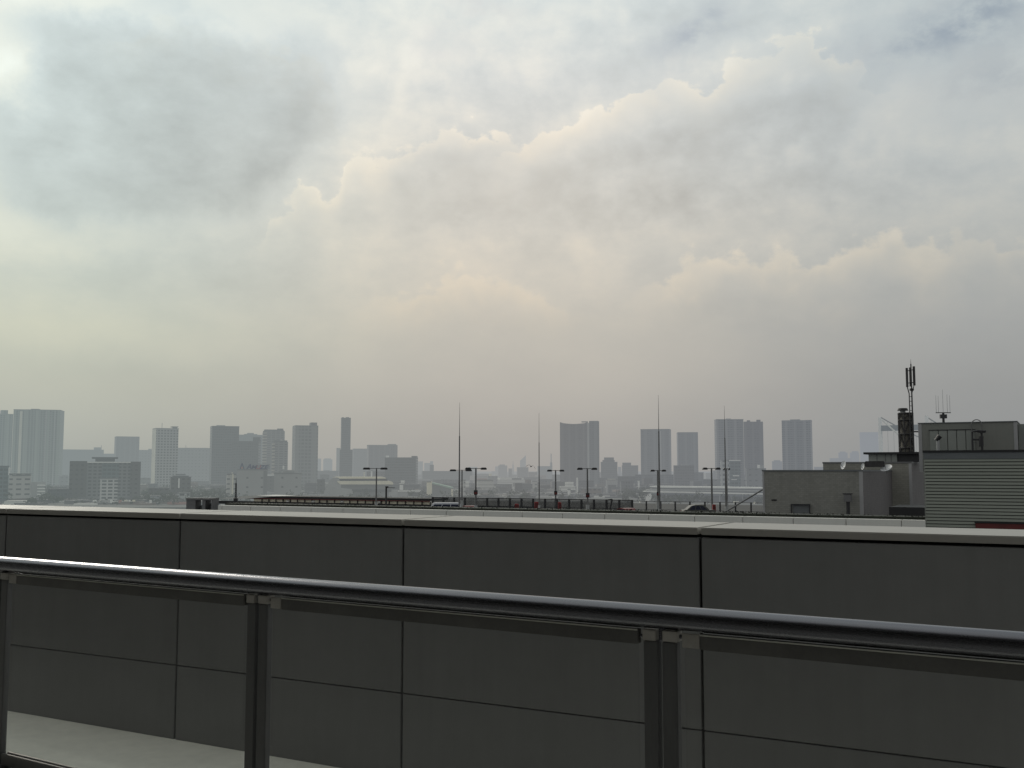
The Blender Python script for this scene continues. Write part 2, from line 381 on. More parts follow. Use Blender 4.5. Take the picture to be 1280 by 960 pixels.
# ------------------------------------------------------------------ railing
DR = 2.7; RR = .033; ZR = -.3752-RR
rail = empty('terrace_railing', (math.sin(PHR)*DR, math.cos(PHR)*DR, -1.262), -PHR, 'brushed steel handrail on twin flat posts with clear glass panels', 'railing')
def rz_(z): return z+1.262
MB().tube((-14,0,rz_(ZR)), (4.6,0,rz_(ZR)), RR, RR, 40).build('handrail', M['steel'], rail, True)
posts = [-2.72+1.552*i for i in range(-6, 4)]
zc = ZR-RR
for s in posts:
    p = MB().box(s-.050, s-.006, -.014, .014, 0, rz_(zc-.032), .0025).box(s+.006, s+.050, -.014, .014, 0, rz_(zc-.032), .0025).build('post', M['post'], rail)
    MB().box(s-.052, s-.012, -.018, .018, rz_(zc-.032), rz_(zc-.002), .002).box(s+.010, s+.054, -.022, .018, rz_(zc-.030), rz_(zc-.001), .002).build('bracket', M['bracket'], p)
    MB().tube((s-.066,0,rz_(zc-.022)), (s-.052,0,rz_(zc-.022)), .005).build('bolt', M['steel'], p); MB().tube((s,0,rz_(zc-.03)), (s,0,rz_(zc+.004)), .009).build('spigot', M['steel'], p); MB().tube((s+.054,0,rz_(zc-.016)), (s+.066,0,rz_(zc-.016)), .006).build('bolt', M['steel'], p)
    MB().box(s-.075, s+.075, -.05, .05, .001, .012, .002).build('base_plate', M['post'], p)
for a, b in zip(posts, posts[1:]):
    x0, x1 = a+.066, b-.068
    gp = MB().box(x0+.004, x1-.004, -.006, .006, .035, rz_(zc-.012)).build('glass_panel', M['glass'], rail)
    MB().box(x0+.052, x1, -.014, -.0065, rz_(zc-.045), rz_(zc-.004), .0015).box(x0+.052, x1, .0065, .014, rz_(zc-.045), rz_(zc-.004), .0015).build('top_channel', M['channel'], gp)
    MB().box(x0+.052, x1, -.0165, -.0142, rz_(zc-.0075), rz_(zc-.004)).build('lit_edge_strip', M['lit_edge'], gp)  # added pale strip; sky light on the channel edge put into its colour
    MB().box(x0, x0+.050, -.016, -.0065, rz_(zc-.043), rz_(zc-.004), .0015).build('end_clip', M['bracket'], gp)
    MB().box(x0, x1, -.020, -.0065, .0125, .060, .002).box(x0, x1, .0065, .020, .0125, .060, .002).build('bottom_channel', M['channel'], gp)

# ------------------------------------------------------------------ the lower roof deck and what stands on it
M['asphalt'] = simple('deck_asphalt', (.06,.06,.06), .85, 0, .2, .4)
M['para2'] = simple('pale_parapet_panel', (.64,.63,.60), .6, 0, .05, .5, streak=.35)
M['hedge'] = simple('dark_planting', (.018,.022,.014), .8, 0, .4, 3)
M['galv'] = simple('galvanised_steel', (.16,.16,.165), .55, .4, .12, 2)
M['darkmetal'] = simple('dark_painted_metal', (.03,.03,.034), .5, .2, .15, 2)
M['black'] = simple('near_black_roof', (.012,.012,.014), .7, 0, .2, .7)
M['white'] = simple('white_paint', (.62,.62,.60), .5, 0, .08, 2)
M['palegrey'] = simple('pale_grey_paint', (.33,.34,.345), .5, 0, .08, 2)
M['red'] = simple('red_paint', (.22,.012,.015), .5, 0, .15, 2)
M['dred'] = simple('dull_dark_red', (.10,.012,.012), .6, 0, .2, 2)
M['beige'] = simple('beige_board', (.80,.74,.60), .7, 0, .15, .8)
DZ = -5.9
d0 = wf(-32, 30.9); d1 = wf(-128, 139); d2 = wf(-128, 176); d3 = wf(30, 176); d4 = wf(30, 30.9)
mb = MB(); mb.prism([(v.x, v.y) for v in (d0,d4,d3,d2,d1)], -32, DZ, 'z')
mb.build('roof_deck', M['asphalt'])['kind'] = 'structure'
# pale parapet at the near edge of the deck
D2 = 30.6; Z2 = -1.372
pp = empty('roof_parapet', wf(0, D2, DZ), -PHI, 'long low pale panelled parapet in front of the parking deck', 'parapet')
s = wall_s(273, D2); e_ = wall_s(1157, D2)
sj = wall_s(703, D2)
k0 = math.floor((s-sj)/1.5)
MB().box(s-.0, e_-.05, .06, .3, -3, Z2-DZ-.03).build('core', M['joint'], pp)
x = sj+k0*1.5
while x < e_-.1:
    a = max(s, x); MB().box(a+.008, min(x+1.492, e_-.04), 0, .32, -2, Z2-DZ, .006).build('panel', M['para2'], pp); x += 1.5
# planting strip behind it
mb = MB(); s1 = wall_s(272, D2)
mb.box(s1, e_-.1, .45, 1.3, -2.2, .07)
rnd = random.Random(3)
for i in range(9000):
    x = rnd.uniform(s1, e_-.15); zt = .085+(.01*math.sin(x*1.9)+.012*math.sin(x*5.3)+.012 if -16 < x < -6 else -.004)
    c = Vector((x, rnd.uniform(.45,1.3), rnd.uniform(-.12, zt)))
    a = Vector((rnd.gauss(0,1),rnd.gauss(0,1),rnd.gauss(0,1))).normalized()*rnd.uniform(.015,.03); b = a.cross(Vector((rnd.gauss(0,1),rnd.gauss(0,1),rnd.gauss(0,1)))).normalized()*rnd.uniform(.012,.03)
    vs = [mb.bm.verts.new(c+q) for q in (-a, b, a, -b)]; mb.bm.faces.new(vs)
hd = mb.build('hedge', M['hedge'], None, False, wf(0, D2, Z2), -PHI)
tag(hd, 'low dark planting strip growing behind the pale roof parapet', 'planting', kind='stuff')
# soil bed the planting grows in
bed = MB().box(s1, e_-.1, .34, 1.45, -4.4, -.10).build('planter_bed', M['black'], None, False, wf(0, D2, Z2), -PHI); bed['kind'] = 'structure'

# fences at the far side of the deck
DF = 135.
def mesh_mat():
    m = bpy.data.materials.new('fence_mesh'); m.use_nodes = True; g = G(m.node_tree); b = m.node_tree.nodes['Principled BSDF']
    b.inputs['Base Color'].default_value = (.05,.055,.06,1); b.inputs['Roughness'].default_value = .6
    n = g.noise(g.n('ShaderNodeTexCoord').outputs['Object'], 1.2, 3); g.put(b.inputs['Alpha'], g.m('MULTIPLY_ADD', n, .3, .34)); return m
M['mesh'] = mesh_mat()
ztf = zof(622.6, DF/math.cos(PHI))
fa, fb, fc = wall_s(541, DF), wall_s(790, DF), wall_s(958, DF)
fen = empty('mesh_fence', wf(0, DF, DZ), -PHI, 'dark mesh fence on stout posts behind the white van', 'fence')
H = ztf-DZ; n = 17; st = (fb-fa)/n
for i in range(n+1):
    x = fa+i*st; MB().box(x-.13, x+.13, -.1, .1, 0, H).build('post', M['darkmetal'], fen)
for i in range(n):
    x = fa+i*st
    MB().box(x+.13, x+st-.13, -.02, .02, .25, H-.2).build('mesh_panel', M['mesh'], fen)
    MB().box(x+.13, x+st-.13, -.05, .05, H-.16, H-.02).build('rail', M['darkmetal'], fen); MB().box(x+.13, x+st-.13, -.04, .04, .55, .63).build('rail', M['darkmetal'], fen)
fen2 = empty('post_and_rail_fence', wf(0, DF, DZ), -PHI, 'thin open post and rail fence between the mesh fence and the tiled roof house', 'fence')
n = 9; st = (fc-fb)/n; H2 = H-.12
for i in range(1, n+1):
    x = fb+i*st; MB().box(x-.09, x+.09, -.08, .08, 0, H2).build('post', M['darkmetal'], fen2)
for i in range(n):
    x = fb+i*st; MB().box(x+.09, x+st-.09, -.03, .03, H2-.09, H2-.02).build('rail', M['galv'], fen2); MB().box(x+.09, x+st-.09, -.03, .03, .5, .57).build('rail', M['galv'], fen2)
# leaning pole beside the fence
a = at(913, 636, 118); b = at(955, 611, 118)
sp = MB().tube(a-Vector((2.2,0,1.3)), b+Vector((.6,0,.35)), .09).build('leaning_pole', M['galv']); tag(sp, 'thin grey pole leaning up against the left end of the tiled roof house', 'pole')
sp = MB().tube(at(762,638,DF-9), at(765,624,DF-9), .12).tube(at(765,624,DF-9), at(759,625,DF-9), .07).build('bent_post', M['darkmetal']); tag(sp, 'short bent dark post leaning in front of the mesh fence', 'post')
# covered walkway at left: dark flat roof with dull red edge on slim posts
DC = 139.
ca, cb = wall_s(330, DC), wall_s(540, DC)
cw = empty('covered_walkway', wf(0, DC, DZ), -PHI, 'long low covered walkway with flat dark roof, dull red edge and slim posts', 'walkway')
tC = DC/math.cos(PHI)
zr = zof(621.6, tC)-DZ
def zl(py, px, D): # height over deck of the point seen at px,py on line D
    p_ = wf(wall_s(px, D), D); return at(px, py, p_.y).z-DZ
zr = zl(621.8, 440, DC); ze = zl(624.4, 440, DC); zb2 = zl(628.6, 440, DC)
MB().box(ca-4, cb, -.6, 5, ze, zr).build('roof', M['black'], cw)
MB().box(ca-4, cb, -.68, -.61, ze-.13, ze+.0).build('roof_edge', M['dred'], cw)
MB().box(ca-2, cb, -.30, -.2, 0, ze-.14).build('back_board', M['beige'], cw)
MB().box(wall_s(272,DC-1.2), cb+20, -1.2, -1.0, 0, zb2).build('kerb_wall', M['black'], cw)
n = 22
for i in range(n+1):
    x = ca+(cb-ca)*i/n; MB().box(x-.07, x+.07, -.5, -.36, 0, ze-.14).build('post', M['darkmetal'], cw)
ww = MB().prism([(ca-10, zr-.55),(ca-3.9, zr-.02),(ca-1, zr+.14),(ca+4,zr+.05),(ca-3.9, zr-.5)], -.8, 4.5).build('roof_end', M['white'], cw)
for i,px in enumerate((357, 389, 425, 472)):
    p_ = wf(wall_s(px, DC-1), DC-.2); c = Vector((p_.x, p_.y, DZ+zl(627.6, px, DC-1)))
    m_ = MB(); bmesh.ops.create_icosphere(m_.bm, subdivisions=2, radius=.42); 
    for v in m_.bm.verts: v.co.z *= .8
    m_.tube((0,0,-.3),(0,0,-1.6),.06)
    o = m_.build('globe_lamp', M['white'], None, True, c)
    tag(o, ('white globe lamp leftmost under the covered walkway roof','white globe lamp second from the left under the walkway roof','white globe lamp third from the left under the walkway roof','white globe lamp rightmost under the walkway, below the tall double lamp')[i], 'lamp', 'globe lamps under the walkway')
# flat dark strip of roof running from the shelter to the walkway
# dark open shelter at the left end
p_ = wf(wall_s(254, DC-12), DC-12)
sh = empty('rooftop_shelter', (p_.x, p_.y, DZ), R(-8), 'small dark box shelter with two openings at the left end of the lower roof', 'shelter')
hw = 17.5/F*p_.y; zt = at(254, 622.4, p_.y).z-DZ
MB().box(-hw, hw, -1.2, 1.2, zt-.34, zt).build('roof', M['galv'], sh)
for x0, x1 in ((-hw,-hw*.32),(.18*hw,.42*hw),(.86*hw,hw)): MB().box(x0, x1, -1.1, 1.1, -8, zt-.342).build('wall', M['galv'], sh)
MB().box(-hw*.32, .18*hw, .9, 1., -8, zt-1.25).box(.42*hw,.86*hw,.9,1.,-8,zt-.9).build('counter', M['palegrey'], sh)
# dark mast
p_ = at(294.5, 630, 131)
ms_ = empty('dark_mast', (p_.x, p_.y, DZ), 0, 'slender dark lattice mast standing on the lower roof before the pale sign building', 'mast')
zt = at(294.5, 597, 131).z-DZ
for i in range(14):
    z0 = zt*i/14*.9; MB()
mb = MB()
for sx, sy in ((-1,-1),(1,-1),(1,1),(-1,1)): mb.tube((sx*.13,sy*.13,-.2),(sx*.05,sy*.05,zt*.86),.035,.025,6)
for i in range(16):
    f0, f1 = i/16, (i+1)/16
    r0, r1 = .13-.08*f0, .13-.08*f1; sgn = 1 if i%2 else -1
    for q in (-1,1):
        mb.tube((sgn*r0,q*r0,zt*.86*f0),(-sgn*r1,q*r1,zt*.86*f1),.02,.02,5); mb.tube((q*r0,sgn*r0,zt*.86*f0),(q*r1,-sgn*r1,zt*.86*f1),.02,.02,5)
mb.build('lattice', M['darkmetal'], ms_)
MB().tube((0,0,zt*.8),(0,0,zt),.06,.02).build('tip', M['darkmetal'], ms_)
MB().box(-.25,.25,-.15,.15,zt*.38,zt*.48).build('equipment_box', M['darkmetal'], ms_)
MB().tube((.02,-.05,0),(.02,-.05,zt*.4),.14,.12).build('cable_sleeve', M['black'], ms_)

# lightning rods
for px, top, lbl, y in ((574,503,'tall thin lightning rod rising by the white van', 116),(674,516,'thinnest lightning rod, just right of the red cabinet', 124),(824.6,494,'tallest thin lightning rod, overlapping a double lamp post', 112),(907.6,507,'thin lightning rod left of the tiled roof house, past the grey car', 120)):
    p_ = at(px, 637, y); zt = at(px, top, y).z
    r = empty('lightning_rod', (p_.x, y, DZ), 0, lbl, 'lightning rod', 'lightning rods on the parking deck')
    h = zt-DZ; k_ = .6 if px == 674 else .8
    MB().tube((0,0,0),(0,0,h*.35),.125*k_,.115*k_,10).tube((0,0,h*.35),(0,0,h*.72),.10*k_,.085*k_,10).build('pole', M['galv'], r, True)
    MB().tube((0,0,h*.72),(0,0,h),.050*k_,.012,8).build('spike', M['galv'], r, True)
    MB().box(-.25,.25,-.25,.25,0,.25,.03).tube((0,0,.2),(0,0,1.75),.15,.14,10).build('base', M['palegrey'], r)
# double lamp posts
def lamp(px, top, x0, x1, y, lbl, box=None, thick=1, name='street_lamp', heads=(1,1)):
    zt = at(px, top, y).z; p_ = at(px, 600, y); r = empty(name, (p_.x, y, DZ), 0, lbl, 'street lamp', 'twin arm lamp posts on the parking deck')
    h = zt-DZ; L = (x0-px)/F*y; Rr = (x1-px)/F*y; hl = .30*(Rr-L)
    MB().tube((0,0,0),(0,0,h),.11*thick,.085*thick,12).build('pole', M['galv'], r, True)
    MB().tube((0,0,0),(0,0,h*.26),.21*thick,.19*thick,12).build('sleeve', M['palegrey'], r, True)
    MB().box(L*.6, Rr*.6, -.04,.04,h-.10,h-.02).build('arm', M['galv'], r)
    for sd_, E in ((-1,L),(1,Rr)):
        if not heads[0 if sd_<0 else 1]: continue
        a, b = (E, E+hl) if sd_ < 0 else (E-hl, E)
        MB().prism([(a,h-.14),(a+.1,h-.22),(b-.1,h-.22),(b,h-.12),(b-.15,h+.06),(a+.15,h+.06)], -.2,.2).build('lamp_head', M['darkmetal'], r)
    if box: 
        zb_ = at(px, box, y).z-DZ
        MB().box(-.24,.24,-.3,-.22,zb_-.28,zb_+.28,.02).build('sign_box', M['darkmetal'], r)
        MB().box(-.19,.19,-.315,-.301,zb_-.22,zb_+.05).build('sign_face', M['dred'], r)
lamp(470.5,585.0,453.5,484.5,140,'twin arm lamp post standing before the white curved roof terminal')
lamp(577.5,587.2,562,590,150,'twin arm lamp post close to the tall rod above the white van')
lamp(594.8,585.0,581,608.7,128,'twin arm lamp post with small sign box, right of the white van',615.5,1.1)
lamp(694.5,587.6,683.6,705.6,152,'twin arm lamp post with sign box, left of the big twin slab tower',616,1.2)
lamp(734.3,585.2,721,746.8,130,'twin arm lamp post with sign box in front of the big twin slab tower',619,1.15)
lamp(822.4,587.6,812.8,832.8,150,'twin arm lamp post standing half behind the tallest lightning rod',617,1.5)
lamp(889.6,585.0,878,901,132,'twin arm lamp post with white sleeve beside the parked grey car',None,1.25)
lamp(908.6,585.4,904,913,146,'lamp post half hidden behind the lightning rod next to the grey car',None,.8)
p_=at(482.8,609,141); r=empty('street_lamp',(p_.x,141,DZ),0,'short dark single arm lamp post behind the walkway roof','street lamp')
h=p_.z-DZ; MB().tube((0,0,0),(0,0,h),.13,.12).build('pole',M['darkmetal'],r,True); MB().box(0,1.2,-.05,.05,h-.12,h-.03).build('arm',M['galv'],r); MB().box(-.12,.3,-.12,.12,h-.02,h+.12).build('lamp_head',M['darkmetal'],r)

# vehicles on the deck
M['carglass'] = simple('dark_car_glass', (.02,.025,.05), .12, 0, .1, 2)
M['tyre'] = simple('tyre_rubber', (.015,.015,.015), .8, 0, .1, 3)
def paint(name, c): return simple(name, c, .28, .1, .04, 2)
M['cw'] = paint('white_car_paint', (.62,.64,.70)); M['cg'] = paint('grey_car_paint', (.10,.105,.10)); M['cr'] = paint('red_car_paint', (.13,.008,.010))
def vehicle(name, px, y, L, Hh, mat, lbl, cat, kind, rz=0, roofpy=None):
    p_ = at(px, 630, y); z0 = DZ
    if roofpy: z0 = max(DZ, at(px, roofpy, y).z-Hh)
    r = empty(name, (p_.x, y, z0), rz, lbl, cat)
    l = L/2
    if kind == 'van': up = [(-l+.05,.95),(-l+.55,Hh-.12),(-l+.8,Hh),(l-.35,Hh),(l-.12,Hh-.2),(l-.04,.95)]; gl_ = [(-l+.28,1.08),(-l+.72,Hh-.2),(l-.32,Hh-.2),(l-.16,1.08)]
    else: up = [(-l+.75,.88),(-l+1.45,Hh-.04),(-l+1.9,Hh),(l-1.5,Hh),(l-.95,Hh-.12),(l-.35,.92)]; gl_ = [(-l+1.05,.94),(-l+1.6,Hh-.12),(l-1.1,Hh-.12),(l-.6,.94)]
    MB().prism([(-l,.35),(-l+.02,.75),(-l+.2,.93),(l-.1,.95),(l,.75),(l,.35),(l-.2,.22),(-l+.2,.22)], -.84,.84).build('body', mat, r)
    MB().prism(up, -.74,.74).build('cabin', mat, r)
    for sy in (-1,1):
        n_ = 3; (xa,za),(xb,zb_),(xc,zc_),(xd,zd_) = gl_
        for i in range(n_):
            f0, f1 = i/n_, (i+1)/n_; e = .04
            a0 = xa+(xd-xa)*f0+e; a1 = xa+(xd-xa)*f1-e; b0 = xb+(xc-xb)*f0+e; b1 = xb+(xc-xb)*f1-e
            MB().prism([(a0,za),(a1,za),(b1,zb_),(b0,zb_)], sy*.742, sy*.752).build('window', M['carglass'], r)
    for sx in (-1,1):
        for sy in (-1,1):
            wh = MB().tube((sx*(l-.8),sy*.68,.32),(sx*(l-.8),sy*.86,.32),.32,.32,20).build('wheel', M['tyre'], r)
            MB().tube((sx*(l-.8),sy*.862,.32),(sx*(l-.8),sy*.875,.32),.18,.16,12).build('rim', M['galv'], wh)
    for sy in (-1,1):
        MB().box(-l-.01,-l+.1,sy*.55-.17,sy*.55+.17,.6,.76).build('headlight', M['white'], r)
        MB().box(l-.09,l+.012,sy*.68-.1,sy*.68+.1,.7,1.0 if kind=='van' else .86).build('tail_light', M['red'], r)
    MB().box(-.02,.02,-.9,-.74,1.0,1.12).build('mirror', mat, r)
    return r
vehicle('parked_van', 556, 127, 4.1, 1.92, M['cw'], 'white van with dark side windows parked before the mesh fence', 'van', 'van', R(4), 628.2)
vehicle('parked_car', 873, 126, 4.0, 1.55, M['cg'], 'dark grey hatchback parked by the white sleeved lamp post', 'car', 'car', R(184), 630.8)
vehicle('parked_car', 784, 121, 3.9, 1.45, M['cr'], 'red car roof just showing over the planting near the fence corner', 'car', 'car', R(118), 635.0)
vehicle('parked_car', 587.5, 131, 3.9, 1.45, M['cr'], 'red car roof just showing between two lamp posts', 'car', 'car', R(108), 632.0)
def cabinet(px, y, x0, x1, top, lbl):
    p_ = at(px, 630, y); zt = at(px, top, y).z; hw = (x1-x0)/2/F*y
    r = empty('red_cabinet', (p_.x, y, DZ), 0, lbl, 'cabinet', 'red cabinets on the parking deck')
    MB().box(-hw,hw,-.25,.25,.1,zt-DZ,.04).build('case', M['red'], r); MB().box(-hw+.06,hw-.06,-.262,-.252,.3,zt-DZ-.12).build('door', M['dred'], r); MB().box(-hw-.03,hw+.03,-.3,.3,0,.1).build('plinth', M['darkmetal'], r)
cabinet(670.6, 128, 668,673, 627.3, 'tallest red cabinet, at the foot of the thinnest lightning rod')
cabinet(646, 130, 643.5,648.5, 629.8, 'low red cabinet at the fence left of the tallest red one')
cabinet(699.5, 131, 697.6,701.6, 627.6, 'small red cabinet just right of a sleeved lamp post')
cabinet(892.4, 128, 890.4,894.2, 630.6, 'narrow red cabinet right behind the dark grey hatchback')

# ------------------------------------------------------------------ roof houses at right
def tile_mat(name, c, tw, th, dark=.6, gap=.06):
    m, g, b, out = new_mat(name)
    tc = g.n('ShaderNodeTexCoord').outputs['Object']; X = g.xyz(tc)
    u = g.m('ADD', g.m('ADD', X[0], X[1]), 100.)
    br = g.n('ShaderNodeTexBrick'); g.put(br.inputs['Vector'], g.comb(u, X[2], 0.)); br.inputs['Scale'].default_value = 1
    br.inputs['Brick Width'].default_value = tw; br.inputs['Row Height'].default_value = th; br.inputs['Mortar Size'].default_value = gap*th
    br.inputs['Color1'].default_value = (*[v*1.08 for v in c],1); br.inputs['Color2'].default_value = (*[v*.9 for v in c],1); br.inputs['Mortar'].default_value = (*[v*dark for v in c],1)
    n = g.noise(tc, .5, 5, .6); nv = g.m('MULTIPLY_ADD', n, .24, .90)
    st = g.noise(g.vm('MULTIPLY', tc, (2.5,2.5,.15)), 1, 4); nv = g.m('MULTIPLY', nv, g.m('MULTIPLY_ADD', st, .3, .85))
    g.put(b.inputs['Base Color'], g.mix(1., br.outputs[0], g.comb(nv,nv,nv), 'MULTIPLY')); b.inputs['Roughness'].default_value = .7
    return m
M['tile'] = tile_mat('brown_grey_tile', (.225,.224,.208), .32, .16, .8, .08)
M['tileB'] = tile_mat('grey_tile', (.23,.225,.20), .4, .2, .8, .08)
M['tileD'] = tile_mat('painted_shade_tile', (.13,.122,.125), .32, .16, .8, .08)  # darker tile copy; shade on the side faces put into its colour
M['trim'] = simple('pale_corner_trim', (.34,.34,.35), .5, .2, .06, 1)
M['louvre'] = simple('siding_slat', (.23,.245,.215), .5, .1, .10, .7, stretch=(.2,1,4))
M['gap'] = simple('siding_gap', (.03,.03,.028), .8)
M['fascia2'] = simple('grey_flashing', (.13,.14,.15), .5, .2, .08, .6)
M['panelE'] = simple('grey_cladding', (.20,.205,.19), .6, 0, .08, .4, streak=.3)
M['panelE2'] = simple('pale_green_panel', (.26,.275,.26), .5, .1, .06, .4)
M['rust'] = simple('dark_weathered_steel', (.045,.042,.045), .6, .3, .3, 2)
M['stack'] = simple('stained_stack', (.15,.14,.12), .7, 0, .35, .5)
M['dishm'] = simple('dish_white', (.55,.56,.58), .5, 0, .08, 3)

def zat(py, px, D):
    q = wf(wall_s(px, D), D); return at(px, py, q.y).z
def depth_for(px1, sfix, D):  # D2 such that point (sfix, D2) shows at px1
    r_ = ray(px1, 600); a_ = math.tan(math.atan2(r_.x, r_.y)-PHI); return sfix/a_
DA = 88.
sa, sb = wall_s(953.5, DA), wall_s(1078, DA)
A = empty('tiled_roof_house', wf(0, DA, DZ), -PHI, 'low brown grey tiled roof house with pale corner trim, carrying small satellite dishes', 'roof house')
zA = zat(587.4, 1015, DA)-DZ
dA = depth_for(1117, sb, DA)-DA
MB().box(sa, sb, 0, dA, 0, zA-.12).build('wall', M['tile'], A)
MB().box(sb+.002, sb+.03, .0, dA, 0, zA-.12).build('shaded_side', M['tileD'], A)
MB().box(sa-.06, sb+.06, -.06, dA+.06, zA-.12, zA).build('coping', M['fascia2'], A)
MB().box(sb-.26, sb+.04, -.03, -.002, 0, zA-.121).build('corner_trim', M['trim'], A)
MB().box(sa-.02, sa+.14, -.03, -.002, 0, zA-.121).build('corner_trim', M['trim'], A)
def onA(px, py): return wall_s(px, DA), zat(py, px, DA)-DZ
x, z = onA(964, 625); x2, _ = onA(970.5, 625); MB().box(x, x2, -.05, -.002, z-.06, z+.06).build('vent_slit', M['black'], A)
x, z = onA(988.5, 630); x2, _ = onA(1012.5, 630)
hf = MB().box(x+.12, x2-.12, -.04, -.003, 0, z-.09).build('hatch', M['fascia2'], A)
MB().box(x, x2, -.25, -.1, z-.09, z+.02).box(x, x+.09, -.25,-.15, 0, z-.09).box(x2-.09, x2, -.25,-.15, 0, z-.09).build('hatch_frame', M['darkmetal'], hf)
x, z = onA(1061.5, 617.5); w_ = .30
bx_ = empty('electrical_box', wf(x, DA-.8, DZ), -PHI, 'grey electrical box on a short stand against the tiled roof house wall', 'electrical box')
MB().box(-w_,w_,-.2,.2,z-.62,z,.03).build('case', M['galv'], bx_); MB().tube((0,0,0),(0,0,z-.62),.14,.14).build('stand', M['darkmetal'], bx_); MB().box(-w_-.06,w_+.06,-.24,.24,z+.002,z+.07).build('hood', M['darkmetal'], bx_)
def dish(px, py, D, r, nrm, lbl, base):
    p_ = wf(wall_s(px, D), D); y = p_.y; c = at(px, py, y)
    o = empty('satellite_dish', (c.x, c.y, base), 0, lbl, 'satellite dish', 'satellite dishes on the tiled roof house')
    h = c.z-base
    MB().dish((0,0,h), nrm, r, .3, 20).build('reflector', M['dishm'], o, True); MB().tube((0,.12,0),(0,.12,h),.04).build('stand', M['galv'], o)
    q = Vector((0,0,h)); MB().tube(q-Vector((0,0,r*.8)), q+Vector(nrm).normalized()*r*.9, .02).build('feed_arm', M['galv'], o)
zA0 = zA+DZ
dish(1055.3, 581.6, DA+2.5, .37, (-.94,-.25,.25), 'leftmost satellite dish on the tiled roof house, turned edge on', zA0)
dish(1079.3, 583.3, DA+2.5, .27, (-.95,-.2,.15), 'small middle satellite dish on the tiled roof house', zA0)
dish(1108.5, 586.5, DA+4, .50, (-.45,-.35,.8), 'rightmost satellite dish, low and tipped up to the sky', zA0)
MB().box(0,1.6,-.2,.2,.25,.75,.05).build('roof_unit', M['rust'], None, False, wf(wall_s(1082,DA+4), DA+4, zA0), -PHI)
o = bpy.data.objects['roof_unit']; tag(o, 'long low brown rooftop unit lying between two dishes', 'rooftop unit')
# taller house behind
DB = 104.
sc_, sd2 = wall_s(1029.3, DB), wall_s(1139.5, DB)
B = empty('grey_roof_house', wf(0, DB, DZ), -PHI, 'grey tiled roof house behind the brown one, with pale right corner', 'roof house')
zB = zat(577.3, 1090, DB)-DZ; dB = depth_for(1160, sd2, DB)-DB
MB().box(sc_, sd2, 0, dB, 0, zB-.15).build('wall', M['tileB'], B)
MB().box(sd2+.002, sd2+.03, 0, dB, 0, zB-.15).build('shaded_side', M['tileD'], B)
MB().box(sc_-.05, sd2+.06, -.06, dB+.05, zB-.15, zB).build('coping', M['galv'], B)
MB().box(sd2-.22, sd2+.04, -.03, -.002, 0, zB-.151).build('corner_trim', M['trim'], B)
# low roof between the houses, shadow put into its black colour
q = MB().box(wall_s(1110, 84), wall_s(1152, 84)+14, 0, 6, 0, zat(634, 1135, 84)-DZ).build('painted_shadow_roof', M['black'], None, False, wf(0, 84, DZ), -PHI); tag(q, 'low black plant roof with shadow put into its colour between the grey house and the slatted building', 'plant roof')
# shed
DS = DB+1.5
se, sf = wall_s(1086.5, DS), wall_s(1122, DS); zS = zat(566.3, 1105, DS)
S = empty('rooftop_shed', wf(0, DS, zB+DZ), -PHI, 'small pale shed with overhanging black flat roof on top of the grey roof house', 'shed')
hS = zS-zB-DZ
MB().box(se, sf, 0, 3, 0, hS-.12).build('wall', M['panelE2'], S)
MB().box(sf+.002, sf+2.0, .2, 3, 0, hS-.12).build('side_wall', M['darkmetal'], S)
MB().box(se-.4, sf+2.2, -.5, 3.4, hS-.12, hS+.08).build('roof', M['black'], S)
for f_ in (.3,.6,.8): MB().box(se+(sf-se)*f_-.04, se+(sf-se)*f_+.04, -.03, -.002, 0, hS-.121).build('wall_seam', M['galv'], S)
# lattice wrapped stack
DK = DB-.0+3
yk = wf(wall_s(1134, DK), DK).y
c0 = at(1133.8, 578, yk); zt = at(1134, 516.5, yk).z; rk = 9.0/F*yk*.97
K = empty('lattice_stack', (c0.x, c0.y, zB+DZ), 0, 'round stained stack inside a dark lattice frame, with flat cap on top', 'stack')
hK = zt-zB-DZ
MB().tube((0,0,0),(0,0,hK-.1), rk*.80, rk*.80, 24).build('flue', M['stack'], K, True)
mb = MB(); NL = 8
for i in range(NL):
    a_ = 2*math.pi*i/NL+.2; mb.tube((rk*math.cos(a_),rk*math.sin(a_),0),(rk*math.cos(a_),rk*math.sin(a_),hK),.065,.065,6)
mb.build('legs', M['rust'], K)
for j in range(4):
    mb = MB(); z0, z1 = hK*j/3.5, min(hK, hK*(j+1)/3.5)
    for i in range(NL):
        a_ = 2*math.pi*i/NL+.2; b_ = 2*math.pi*(i+1)/NL+.2
        pa = (rk*math.cos(a_),rk*math.sin(a_)); pb = (rk*math.cos(b_),rk*math.sin(b_))
        mb.tube((*pa,z1-.02),(*pb,z1-.02),.08,.08,6)
        if i%2: mb.tube((*pa,z0),(*pb,z1),.06,.06,5)
        else: mb.tube((*pb,z0),(*pa,z1),.06,.06,5)
    mb.build('bracing', M['rust'], K)
xc = (1130.6-1133.8)/F*yk; zc_ = at(1130, 511.6, yk).z-zB-DZ
MB().tube((xc,0,hK),(xc,0,zc_-.15),.28,.24,12).build('cap_neck', M['palegrey'], K)
MB().tube((xc,0,zc_-.14),(xc,0,zc_+.1),.52,.42,16).build('cap', M['black'], K)
MB().tube((rk,0,hK*.62),(rk+1.0,0,hK*.62),.07).build('stay_bar', M['darkmetal'], K)
